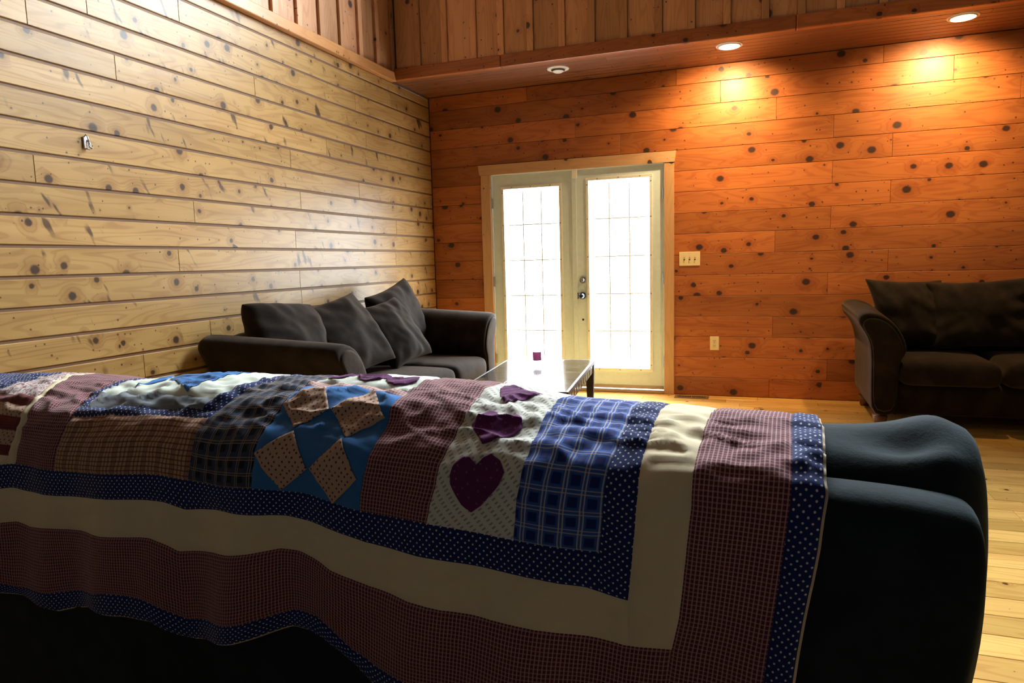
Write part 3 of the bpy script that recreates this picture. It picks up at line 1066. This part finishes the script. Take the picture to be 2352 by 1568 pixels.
# rot: first lean about x, in-plane roll about y, then turned to face +x (rz = 90)
pillow((0.36, -2.84, 0.80), (R(-22), R(4), R(82)), 0.58, 0.50, 0.30, 'brown pillow on the left sofa, nearest its near arm', 1.0, GL, pinch=0.02)
pillow((0.45, -2.34, 0.775), (R(-33), R(-9), R(82)), 0.62, 0.60, 0.24, 'brown pillow second from the near arm of the left sofa', 2.3, GL)
pillow((0.52, -1.80, 0.745), (R(-34), R(-7), R(86)), 0.54, 0.56, 0.22, 'brown front pillow leaning on a taller one, left sofa', 3.9, GL)
pillow((0.33, -1.40, 0.81), (R(-16), R(-11), R(92)), 0.72, 0.58, 0.24, 'tall brown pillow nearest the door on the left sofa', 5.2, GL)
pillow((4.205, -0.42, 0.775), (R(-18), R(2), R(-4)), 0.54, 0.56, 0.22, 'dark brown pillow by the arm of the right sofa', 6.4, GR, skew=-0.27)
pillow((4.63, -0.47, 0.775), (R(-16), R(-2), R(2)), 0.68, 0.54, 0.22, 'dark brown pillow in the middle of the right sofa', 7.7, GR)
pillow((5.28, -0.40, 0.78), (R(-12), R(3), R(0)), 0.64, 0.56, 0.22, 'dark brown pillow cut by the right edge of the picture', 8.8, GR)

# ================================================================ COFFEE TABLE + CANDLE
TT = 0.45
tbl = tag(empty('coffee_table', (1.590, -1.718, 0.0), R(6.3)), 'low dark coffee table with slate tile top in front of the door', 'coffee table')
TW, TL = 0.72, 1.40
bevel_box('tile_bed', -TW / 2 + 0.012, TW / 2 - 0.012, -TL / 2 + 0.012, TL / 2 - 0.012, TT - 0.03, TT - 0.010, M['dark_table'], tbl, r=0.0)
for (a, b, c, d) in ((-TW / 2, TW / 2, -TL / 2, -TL / 2 + 0.014), (-TW / 2, TW / 2, TL / 2 - 0.014, TL / 2), (-TW / 2, -TW / 2 + 0.014, -TL / 2 + 0.014, TL / 2 - 0.014), (TW / 2 - 0.014, TW / 2, -TL / 2 + 0.014, TL / 2 - 0.014)):
    bevel_box('top_rail', a, b, c, d, TT - 0.03, TT, M['dark_table'], tbl, r=0.002)
nx, ny = 3, 6
tw, tl = (TW - 0.028) / nx, (TL - 0.028) / ny
for i in range(nx):
    for j in range(ny):
        x0, y0 = -TW / 2 + 0.014 + i * tw, -TL / 2 + 0.014 + j * tl
        bevel_box('slate_tile', x0 + 0.001, x0 + tw - 0.001, y0 + 0.001, y0 + tl - 0.001, TT - 0.010, TT - 0.0005, M['slate'], tbl, r=0.001, seg=1)
for (a, b, c, d) in ((-TW / 2 + 0.02, TW / 2 - 0.02, -TL / 2 + 0.012, -TL / 2 + 0.035), (-TW / 2 + 0.02, TW / 2 - 0.02, TL / 2 - 0.035, TL / 2 - 0.012)):
    bevel_box('apron', a, b, c, d, TT - 0.10, TT - 0.03, M['dark_table'], tbl, r=0.003)
for s in (-1, 1):
    a, b = sorted((s * (TW / 2 - 0.012), s * (TW / 2 - 0.035)))
    ap = bevel_box('apron', a, b, -TL / 2 + 0.035, TL / 2 - 0.035, TT - 0.10, TT - 0.03, M['dark_table'], tbl, r=0.003)
    for k in range(11):
        yy = -0.56 + 1.12 * k / 10
        bevel_box('inlay_tile', s * 0.0105, s * 0.0135, yy - 0.026, yy + 0.026, -0.020, 0.026, M['slate'], ap, r=0.0) if s > 0 else \
            bevel_box('inlay_tile', s * 0.0135, s * 0.0105, yy - 0.026, yy + 0.026, -0.020, 0.026, M['slate'], ap, r=0.0)
for sx in (-1, 1):
    for sy in (-1, 1):
        rings = []
        for (z, k) in ((0.0, 0.020), (TT - 0.03, 0.034)):
            cx, cy = sx * (TW / 2 - 0.036 - (0.034 - k) * 0), sy * (TL / 2 - 0.036)
            rings.append([(cx - k, cy - k, z), (cx + k, cy - k, z), (cx + k, cy + k, z), (cx - k, cy + k, z)])
        loft('leg', rings, M['dark_table'], tbl).data.polygons.foreach_set('use_smooth', [False] * 6)

cd = tag(empty('candle_jar', (1.491, -1.321, TT)), 'burgundy candle in a glass tumbler on the coffee table', 'candle')
lathe('glass_tumbler', [(0.0, 0.0), (0.034, 0.0), (0.036, 0.004), (0.038, 0.132), (0.0365, 0.133), (0.0345, 0.131), (0.033, 0.034), (0.0, 0.030)], M['glass'], cd)
wx_ = lathe('wax', [(0.0, 0.0305), (0.0328, 0.0345), (0.0342, 0.100), (0.020, 0.102), (0.0, 0.101)], M['wax'], cd)
lathe('wick', [(0.0015, 0.100), (0.0015, 0.114), (0.0, 0.1145)], M['slot'], wx_, seg=8)

# ================================================================ NEAR COUCH + QUILT
O = np.array([3.47, -5.13, 0.0])
CA = math.atan(0.06)
ES = np.array([math.cos(CA), -math.sin(CA), 0.0])
ED = np.array([math.sin(CA), math.cos(CA), 0.0])
couch = tag(empty('couch', tuple(O), -CA), 'charcoal couch seen from behind under the patchwork quilt', 'couch')
# local frame: x along the couch (0 = right end), y towards its seat, z up

RIDGE = [(-2.9, 0.926), (-2.7, 0.931), (-2.513, 0.937), (-2.309, 0.948), (-2.122, 0.9507), (-2.0, 0.9438), (-1.899, 0.9459), (-1.708, 0.9658), (-1.604, 0.9746), (-1.438, 0.9741), (-1.284, 0.9777), (-1.175, 0.9875), (-1.007, 0.9832), (-0.882, 0.9815), (-0.756, 0.9634), (-0.621, 0.9536), (-0.52, 0.9554), (-0.44, 0.9522), (-0.305, 0.949), (-0.27, 0.9498), (-0.242, 0.9471), (0.1, 0.9471)]
PROF = [(.40, .50, 0), (.36, .62, 0), (.30, .76, 0), (.22, -.075, 1), (.15, -.03, 1), (.08, -.008, 1), (0, 0, 1), (-.06, -.007, 1), (-.12, -.018, 1), (-.170, .917, 0), (-.197, .905, 0), (-.213, .884, 0), (-.220, .858, 0), (-.224, .70, 0), (-.224, .20, 0)]
RX = np.array([a for a, b in RIDGE])
RZ = np.array([b for a, b in RIDGE])


def ridge(s):
    s = np.asarray(s, float)
    return (np.interp(s - 0.03, RX, RZ) + np.interp(s + 0.03, RX, RZ) + np.interp(s, RX, RZ)) / 3


# couch back frame: rounded slab, right end drawn in towards the foot
rings = []
S_END = -0.034
for (s, k) in ((-2.80, 0.3), (-2.78, 1.0), (-2.2, 1.0), (-1.6, 1.0), (-1.0, 1.0), (-0.5, 1.0), (-0.20, 1.0), (S_END - 0.06, 1.0), (S_END - 0.022, 0.995), (S_END - 0.004, 0.97), (S_END, 0.88), (S_END + 0.002, 0.5)):
    ring = []
    drop = 0.0
    if s > -0.3:
        drop = -0.018 * max(0.0, (s + 0.3) / 0.3) ** 2
    for (d, z) in ((-0.190, 0.08), (-0.205, 0.12), (-0.208, 0.40), (-0.209, 0.70), (-0.206, 0.840), (-0.196, 0.880), (-0.172, 0.898), (-0.125, 0.900), (-0.08, 0.89), (-0.05, 0.86), (-0.03, 0.6), (-0.03, 0.08)):
        zz = 0.45 + (z - 0.45) * (k if z > 0.45 else 1.0) + (drop if z > 0.6 else 0)
        dd = -0.12 + (d + 0.12) * k
        ss = s
        if s > -0.3:
            ss = s - 0.070 * max(0, (0.80 - z) / 0.5) * ((s + 0.3) / 0.3) + 0.004 * math.exp(-((z - 0.80) / 0.06) ** 2)
        ring.append((ss, dd, zz))
    rings.append(ring)
loft('back_frame', rings, M['fleece'], couch, subdiv=2, flip=True)

# three soft back cushions; the right one is bare and crumpled
RB = [(-0.92, 0.935), (-0.25, 0.940), (-0.18, 0.941), (-0.13, 0.951), (-0.075, 0.970), (-0.043, 0.975), (-0.018, 0.967), (0.0, 0.945), (0.010, 0.90)]


def back_cushion(s0, s1, rz_fn, seed, bare=False):
    N, K = 56, 40
    V, Fc = [], []
    zc, dc = 0.76, 0.04
    for i in range(N + 1):
        f = i / N
        s = s0 + (s1 - s0) * f
        e = abs(2 * f - 1)
        k = (1 - max(0, (e - 0.72) / 0.28) ** 3.2) ** 0.40 if e < 1 else 0.02
        top = rz_fn(s)
        for j in range(K):
            a = 2 * math.pi * j / K
            c, sn = math.cos(a), math.sin(a)
            p = 2.7
            rr = (abs(c) ** p + abs(sn) ** p) ** (-1 / p)
            hd, hz = 0.165, (top - zc) if sn > 0 else 0.22
            d = dc + hd * rr * c * k
            z = zc + hz * rr * sn * (k if not (bare and s > -0.3 and sn > 0) else max(k, 0.9 if e < 0.999 else 0.02))
            # fabric slumps towards the rear edge
            if sn > 0 and c < 0:
                z -= 0.020 * (-c) ** 2
            if bare and sn > 0:
                z -= 0.030 * math.exp(-((s + 0.105) / 0.055) ** 2 - ((d + 0.025) / 0.032) ** 2)
                z += 0.010 * math.exp(-((s + 0.125) / 0.07) ** 2 - ((d + 0.070) / 0.018) ** 2)
                z -= 0.010 * math.exp(-((s + 0.17) / 0.05) ** 2 - ((d + 0.00) / 0.025) ** 2)
            w = noise.noise(Vector((s * 9 + seed, d * 12, z * 12))) * 0.006
            V.append((s, d + w * c, z + w * sn))
    for i in range(N):
        for j in range(K):
            Fc.append((i * K + j, (i + 1) * K + j, (i + 1) * K + (j + 1) % K, i * K + (j + 1) % K))
    Fc.append(tuple(range(K)))
    Fc.append(tuple(range(N * K, (N + 1) * K))[::-1])
    me = mesh('back_cushion', V, Fc)
    o = link('back_cushion', me, M['fleece'], couch, smooth=True)
    md = o.modifiers.new('round', 'SUBSURF')
    md.levels = md.render_levels = 1
    return o


def under(s):
    return float(ridge(s)) - 0.012


back_cushion(-2.76, -1.86, under, 1.0)
back_cushion(-1.85, -0.94, under, 2.0)
back_cushion(-0.93, 0.012, lambda s: float(np.interp(s, [a for a, b in RB], [b for a, b in RB])) if s > -0.3 else min(under(s), 0.945), 3.0, True)
for i in range(3):
    rbox('seat_cushion', -2.56 + i * 0.775 + 0.004, -2.56 + (i + 1) * 0.775 - 0.004, 0.10, 0.80, 0.30, 0.47, M['fleece'], couch, r=0.05, puff=0.02, seed=i)
rbox('base', -2.76, -0.05, -0.15, 0.76, 0.08, 0.31, M['fleece'], couch, r=0.03)
for (a, b) in ((-2.80, -2.57), (-0.27, -0.045)):
    rbox('arm', a, b, -0.02, 0.82, 0.08, 0.62, M['fleece'], couch, r=0.07)
for a in (-2.72, -0.13):
    for d in (-0.13, 0.70):
        rg_ = []
        for (z, k) in ((0.0, 0.022), (0.09, 0.03)):
            rg_.append([(a - k, d - k, z), (a + k, d - k, z), (a + k, d + k, z), (a - k, d + k, z)])
        loft('foot', rg_, M['foot'], couch)

# ---- quilt: every patch a mesh laid over the couch back
quilt = tag(empty('patchwork_quilt', tuple(O), -CA), 'patchwork quilt of plaids, dots and hearts over the near couch', 'quilt')


def q_point(s, t):
    """flat lay of the quilt: s along the couch, t down its back measured from the ridge (arrays) in the couch frame"""
    s = np.asarray(s, float).ravel()
    t = np.asarray(t, float).ravel()
    zr = ridge(s)
    P = np.empty((len(s), len(PROF), 2))
    for i, (d, v, k) in enumerate(PROF):
        P[:, i, 0] = d
        P[:, i, 1] = zr + v if k else v
    L = np.concatenate([np.zeros((len(s), 1)), np.cumsum(np.linalg.norm(np.diff(P, axis=1), axis=2), axis=1)], axis=1)
    L -= L[:, 6:7]
    out = np.zeros((len(s), 3))
    taps = (-0.022, -0.011, 0.0, 0.011, 0.022)
    for dt in taps:
        tt = np.clip(t + dt, L[:, 0] + 1e-6, L[:, -1] - 1e-6)
        i = np.clip((L <= tt[:, None]).sum(1) - 1, 0, len(PROF) - 2)
        ar = np.arange(len(s))
        f = (tt - L[ar, i]) / np.maximum(L[ar, i + 1] - L[ar, i], 1e-9)
        out[:, 1:] += P[ar, i] + (P[ar, i + 1] - P[ar, i]) * f[:, None]
    out[:, 1:] /= len(taps)
    out[:, 0] = s
    return out


def q_disp(s, t):
    out = np.empty(len(s))
    for i in range(len(s)):
        a, b = s[i], t[i]
        k = min(1.0, max(0.0, (b - 0.18) / 0.4))
        fold = 0.016 * k * (math.sin(a * 13.0 + 1.4 * math.sin(a * 5.0 + b * 2.0)) + 0.5 * math.sin(a * 29 + b * 6))
        top = math.exp(-((b - 0.12) / 0.13) ** 2)
        wr = 0.0034 * noise.noise(Vector((a * 24, b * 46, 0.3))) + 0.0045 * noise.noise(Vector((a * 11, b * 30 + a * 9, 4.3)))
        rd = 1 - abs(noise.noise(Vector((a * 9 + b * 8, b * 30 - a * 5, 7.7))))
        wr += 0.0075 * (rd ** 4 - 0.35)
        wr2 = 0.0026 * noise.noise(Vector((a * 60 + b * 40, b * 24, 1.3)))
        out[i] = fold + (wr + wr2) * (0.22 + top)
    return out


def q_surface(s, t, lift):
    s = np.asarray(s, float).ravel()
    t = np.asarray(t, float).ravel()
    P = q_point(s, t)
    e = 0.004
    ds = q_point(s + e, t) - q_point(s - e, t)
    dt = q_point(s, t + e) - q_point(s, t - e)
    n = np.cross(ds, dt)
    n /= np.maximum(np.linalg.norm(n, axis=1, keepdims=True), 1e-9)
    sg = np.where((n @ np.array([0, -1.0, 1.0])) < 0, -1.0, 1.0)
    sg = np.where(t < -0.15, np.where((n @ np.array([0, 1.0, 0.6])) < 0, -1.0, 1.0), sg)
    n *= sg[:, None]
    return P + n * (np.asarray(lift).ravel() + 0.010 + q_disp(s, t))[:, None]


def line_h(L):
    xs = np.array([a for a, b in L])
    ys = np.array([b for a, b in L])
    o = np.argsort(xs)
    return lambda s: np.interp(s, xs[o], ys[o])


def line_v(L):
    ts = np.array([b for a, b in L])
    ss = np.array([a for a, b in L])
    o = np.argsort(ts)
    return lambda t: np.interp(t, ts[o], ss[o])


def const(c):
    return lambda x: np.full(np.shape(x), float(c))


H0 = line_h([(-2.9, 0.70), (-2.35, 0.70), (-2.224, 0.69), (-2.134, 0.694), (-2.002, 0.71), (-1.876, 0.678), (-1.738, 0.67), (-1.648, 0.672), (-1.576, 0.702), (-1.534, 0.706), (-1.444, 0.686), (-1.336, 0.654), (-1.252, 0.626), (-1.192, 0.626), (-1.162, 0.632), (-1.12, 0.654), (-1.078, 0.686), (-1.048, 0.706), (-0.9, 0.716), (-0.2, 0.716)])
H1 = line_h([(-2.9, 0.66), (-2.218, 0.662), (-2.158, 0.674), (-2.02, 0.666), (-1.87, 0.638), (-1.78, 0.618), (-1.738, 0.618), (-1.666, 0.622), (-1.594, 0.646), (-1.546, 0.662), (-1.462, 0.646), (-1.354, 0.622), (-1.24, 0.59), (-1.174, 0.59), (-1.132, 0.614), (-1.09, 0.646), (-1.036, 0.666), (-0.2, 0.666)])
H2 = line_h([(-2.9, 0.502), (-2.188, 0.502), (-2.128, 0.494), (-2.08, 0.502), (-1.984, 0.49), (-1.846, 0.482), (-1.648, 0.474), (-1.624, 0.475), (-1.576, 0.486), (-1.546, 0.498), (-1.42, 0.482), (-1.258, 0.454), (-1.216, 0.458), (-1.162, 0.47), (-1.126, 0.482), (-1.036, 0.498), (-0.952, 0.502), (-0.874, 0.506), (-0.784, 0.502), (-0.7, 0.498), (-0.604, 0.502), (-0.538, 0.506), (-0.46, 0.494), (-0.2, 0.494)])
H3 = line_h([(-2.9, 0.41), (-2.176, 0.41), (-2.122, 0.402), (-2.086, 0.406), (-1.948, 0.402), (-1.762, 0.39), (-1.63, 0.386), (-1.576, 0.387), (-1.516, 0.398), (-1.42, 0.386), (-1.276, 0.382), (-1.24, 0.383), (-1.192, 0.39), (-1.12, 0.398), (-1.036, 0.41), (-0.916, 0.414), (-0.796, 0.41), (-0.682, 0.41), (-0.604, 0.414), (-0.568, 0.422), (-0.544, 0.426), (-0.2, 0.426)])
H4 = line_h([(-2.9, 0.346), (-2.164, 0.346), (-2.11, 0.338), (-1.942, 0.338), (-1.732, 0.33), (-1.588, 0.326), (-1.498, 0.33), (-1.414, 0.334), (-1.312, 0.327), (-1.252, 0.33), (-1.192, 0.334), (-1.114, 0.342), (-1.048, 0.35), (-0.2, 0.35)])
V0 = line_v([(-0.248, -0.03), (-0.244, 0.026), (-0.243, 0.198), (-0.240, 0.218), (-0.245, 0.25), (-0.25, 0.298), (-0.257, 0.342), (-0.266, 0.394), (-0.274, 0.45), (-0.281, 0.51), (-0.305, 0.716)])
V1 = line_v([(-0.292, 0.01), (-0.286, 0.206), (-0.288, 0.238), (-0.297, 0.318), (-0.305, 0.386), (-0.316, 0.47), (-0.322, 0.522), (-0.347, 0.716)])
V2 = line_v([(-0.43, 0.002), (-0.430, 0.258), (-0.436, 0.318), (-0.442, 0.382), (-0.448, 0.438), (-0.46, 0.494), (-0.482, 0.666)])
V3 = line_v([(-0.520, 0.002), (-0.514, 0.13), (-0.515, 0.246), (-0.520, 0.306), (-0.526, 0.37), (-0.532, 0.426)])
V4 = line_v([(-0.574, -0.02), (-0.563, 0.098), (-0.563, 0.17), (-0.569, 0.23), (-0.574, 0.30), (-0.580, 0.35)])
V5 = line_v([(-0.724, 0.018), (-0.718, 0.106), (-0.713, 0.20), (-0.715, 0.23), (-0.723, 0.27), (-0.730, 0.346)])
V6 = line_v([(-0.878, 0.026), (-0.865, 0.122), (-0.868, 0.194), (-0.874, 0.234), (-0.880, 0.278), (-0.891, 0.318), (-0.898, 0.354)])
V7 = line_v([(-1.034, 0.05), (-1.027, 0.142), (-1.026, 0.218), (-1.031, 0.254), (-1.037, 0.282), (-1.046, 0.322), (-1.050, 0.35)])
V8 = line_v([(-1.308, 0.06), (-1.300, 0.146), (-1.301, 0.242), (-1.306, 0.282), (-1.312, 0.33)])
V9 = line_v([(-1.425, 0.0), (-1.442, 0.086), (-1.462, 0.138), (-1.474, 0.19), (-1.478, 0.242), (-1.486, 0.274), (-1.498, 0.326)])
V10 = line_v([(-1.99, -0.002), (-1.965, 0.094), (-1.912, 0.17), (-1.890, 0.206), (-1.888, 0.23), (-1.914, 0.27), (-1.942, 0.334)])
V11 = line_v([(-2.182, 0.0), (-2.116, 0.098), (-2.074, 0.162), (-2.046, 0.226), (-2.066, 0.27), (-2.090, 0.314), (-2.098, 0.338)])
V12 = line_v([(-2.205, 0.0), (-2.142, 0.098), (-2.096, 0.162), (-2.070, 0.238), (-2.096, 0.278), (-2.116, 0.31), (-2.128, 0.342)])
T_TOP = const(-0.40)


def patch(name, vl, vr, ht, hb, mat, lift=0.004, step=0.0072, label=None, parent=None):
    """patch between two seams in s and two in t; edges dip into the seams"""
    sa = 0.5 * (float(vl(0.2)) + float(vr(0.2)))
    w = abs(float(vr(0.2)) - float(vl(0.2)))
    h = abs(float(np.mean(hb(np.array([sa])) - ht(np.array([sa])))))
    na, nb_ = max(3, int(w / step)), max(3, int(h / step))
    A, B = np.meshgrid(np.linspace(0, 1, na + 1), np.linspace(0, 1, nb_ + 1), indexing='ij')
    t = np.full(A.shape, 0.2)
    s = np.full(A.shape, sa)
    for _ in range(6):
        s = vl(t) + (vr(t) - vl(t)) * A
        t = ht(s) + (hb(s) - ht(s)) * B
    ed = np.minimum(np.minimum(A, 1 - A) * w, np.minimum(B, 1 - B) * h)
    lf = lift - 0.0035 * np.exp(-(ed / 0.006) ** 2)
    P = q_surface(s, t, lf)
    ar = A.shape
    F_ = []
    for i in range(ar[0] - 1):
        for j in range(ar[1] - 1):
            a = i * ar[1] + j
            F_.append((a, a + 1, a + ar[1] + 1, a + ar[1]))
    U = np.stack([(A * w).ravel() + sa * 3.7, (B * h).ravel()], 1)
    me = mesh(name, P, F_, U)
    o = link(name, me, M['q_' + mat], parent or quilt, smooth=True)
    if label:
        o['label'] = label
    return o


def shape(name, poly, mat, lift=0.0078, parent=None, label=None, rings=16, seg=96):
    """appliqued or pieced shape with any star-shaped outline in (s, t)"""
    poly = np.array(poly, float)
    c = poly.mean(0)
    d = np.concatenate([poly, poly[:1]])
    L = np.concatenate([[0], np.cumsum(np.linalg.norm(np.diff(d, axis=0), axis=1))])
    keep = np.unique(np.concatenate([np.linspace(0, L[-1], seg, endpoint=False), L[:-1]]))
    ol = np.stack([np.interp(keep, L, d[:, 0]), np.interp(keep, L, d[:, 1])], 1)
    n = len(ol)
    pts, lf = [c], [lift]
    for r in range(1, rings + 1):
        f = r / rings
        pts += list(c + (ol - c) * f)
        lf += [lift - (0.002 if r == rings else 0.0)] * n
    pts = np.array(pts)
    P = q_surface(pts[:, 0], pts[:, 1], np.array(lf))
    Fc = [(0, 1 + (i + 1) % n, 1 + i) for i in range(n)]
    for r in range(rings - 1):
        for i in range(n):
            a, b = 1 + r * n + i, 1 + r * n + (i + 1) % n
            Fc.append((a, b, b + n, a + n))
    me = mesh(name, P, Fc, pts)
    o = link(name, me, M['q_' + mat], parent or quilt, smooth=True)
    if label:
        o['label'] = label
    return o


S_L = const(-2.88)
off = lambda fn, d: (lambda x: fn(x) + d)
patch('backing', S_L, off(V0, 0.004), T_TOP, off(H0, 0.004), 'backing', lift=-0.001, label='tan cotton backing showing at the hem')
# outer borders
patch('border_strip', V1, V0, T_TOP, H0, 'navy', label='navy dotted outer border at the right hem')
patch('border_strip', V2, V1, T_TOP, H1, 'redplaid', label='burgundy checked border on the right')
patch('border_strip', V3, V2, T_TOP, H2, 'cream', label='cream border on the right')
patch('border_strip', V4, V3, T_TOP, H3, 'navy', label='navy dotted inner border on the right')
patch('border_strip', S_L, V1, H1, H0, 'navy', label='navy dotted strip along the bottom hem')
patch('border_strip', S_L, V2, H2, H1, 'redplaid', label='burgundy checked strip along the bottom')
patch('border_strip', S_L, V3, H3, H2, 'cream', label='cream strip along the bottom')
patch('border_strip', S_L, V4, H4, H3, 'navy', label='navy dotted strip under the blocks')
# columns of blocks
patch('patch_strip', V5, V4, T_TOP, H4, 'blueplaid', label='blue plaid strip')
hb = patch('heart_block', V6, V5, T_TOP, H4, 'scroll', label='ecru scroll print block with hearts')
patch('patch_strip', V7, V6, T_TOP, H4, 'redplaid', label='burgundy checked strip between blocks')
ST0 = line_h([(-1.31, 0.026), (-1.03, 0.070)])
ST1 = line_h([(-1.31, 0.054), (-1.03, 0.092)])
nine = patch('diamond_block', V8, V7, ST1, H4, 'blue', label='plain blue block with dotted diamonds')
patch('sash_strip', V8, V7, ST0, ST1, 'pinkplaid', label='narrow pink checked sash')
tb = patch('heart_block', V8, V7, T_TOP, ST0, 'pale', label='pale block with hearts on the ridge')
patch('patch_strip', V9, V8, T_TOP, H4, 'navyplaid', label='dark navy plaid patch')
# geese block with navy frame over a checked patch
NB1 = line_h([(-1.89, 0.206), (-1.474, 0.192)])
NB0 = line_h([(-1.89, 0.175), (-1.48, 0.166)])
patch('patch_strip', V10, V9, NB1, H4, 'redcheck', label='tan patch with dark red window check')
patch('frame_strip', V10, V9, NB0, NB1, 'navy', label='navy dotted strip over the checked patch')
patch('frame_strip', off(V9, -0.045), V9, T_TOP, NB0, 'navy', label='navy dotted strip beside the plaid patch')
patch('frame_strip', V10, off(V10, 0.030), T_TOP, NB0, 'navy', label='navy dotted strip beside the burgundy patch')
G0 = line_h([(-1.95, 0.100), (-1.528, 0.134)])
gv0, gv1 = off(V10, 0.030), off(V9, -0.045)
patch('print_strip', gv0, gv1, G0, NB0, 'grey', label='grey blue printed strip')
geese = patch('geese_block', gv0, gv1, T_TOP, G0, 'pale', label='pale block with blue triangles')
patch('patch_strip', V11, V10, T_TOP, H4, 'redplaid', label='burgundy checked strip on the left')
patch('sash_strip', V12, V11, T_TOP, H4, 'cream', label='narrow cream sash')
# striped flag block at the left edge
fb = (0.318, 0.290, 0.252, 0.220, 0.186, 0.148)
patch('flag_stripe', S_L, V12, const(0.318), H4, 'cream')
for i in range(5):
    patch('flag_stripe', S_L, V12, const(fb[i + 1]), const(fb[i]), 'darkred' if i % 2 == 0 else 'tandots')
patch('flag_field', S_L, const(-2.28), T_TOP, const(0.148), 'navy')
patch('flag_stripe', const(-2.28), V12, T_TOP, const(0.148), 'prints')

D = dict(a=[(-1.300, 0.258), (-1.228, 0.212), (-1.173, 0.282), (-1.240, 0.328)], b=[(-1.169, 0.282), (-1.102, 0.223), (-1.049, 0.287), (-1.108, 0.342)],
         c=[(-1.294, 0.144), (-1.240, 0.068), (-1.172, 0.152), (-1.232, 0.206)], d=[(-1.166, 0.151), (-1.100, 0.090), (-1.031, 0.162), (-1.097, 0.220)])
for k in D:
    shape('dotted_diamond', D[k], 'tandots', parent=nine)
shape('heart_applique', [(-0.851, 0.258), (-0.845, 0.240), (-0.832, 0.227), (-0.816, 0.226), (-0.803, 0.235), (-0.792, 0.222), (-0.778, 0.215), (-0.760, 0.222), (-0.748, 0.238), (-0.754, 0.256), (-0.771, 0.276), (-0.790, 0.298), (-0.808, 0.313), (-0.825, 0.302), (-0.838, 0.287), (-0.849, 0.272)],
      'purple', parent=hb, label='dark burgundy heart')
shape('heart_applique', [(-0.845, 0.154), (-0.838, 0.133), (-0.825, 0.115), (-0.810, 0.115), (-0.798, 0.128), (-0.787, 0.112), (-0.772, 0.106), (-0.755, 0.121), (-0.747, 0.142), (-0.755, 0.161), (-0.770, 0.174), (-0.786, 0.190), (-0.803, 0.200), (-0.816, 0.187), (-0.833, 0.170)],
      'purple', parent=hb, label='purple heart nearer the top')
shape('heart_applique', [(-0.850, 0.010), (-0.830, 0.054), (-0.810, 0.078), (-0.790, 0.050), (-0.768, 0.012), (-0.764, -0.010), (-0.784, -0.026), (-0.808, -0.012), (-0.832, -0.026), (-0.852, -0.012)],
      'purple', parent=hb, label='purple heart on the ridge')
for (cx, ct) in ((-1.255, 0.006), (-1.160, 0.018), (-1.080, 0.030)):
    shape('heart_applique', [(cx - 0.040, ct - 0.012), (cx - 0.022, ct + 0.008), (cx, ct + 0.018), (cx + 0.022, ct + 0.008), (cx + 0.040, ct - 0.012), (cx + 0.036, ct - 0.030), (cx + 0.012, ct - 0.036), (cx, ct - 0.026), (cx - 0.012, ct - 0.036), (cx - 0.036, ct - 0.030)],
          'purple', parent=tb)
shape('blue_triangle', [(-1.800, 0.002), (-1.596, 0.124), (-1.580, -0.06)], 'blue', parent=geese)
shape('blue_triangle', [(-1.835, 0.074), (-1.806, 0.004), (-1.840, -0.05)], 'blue', parent=geese)
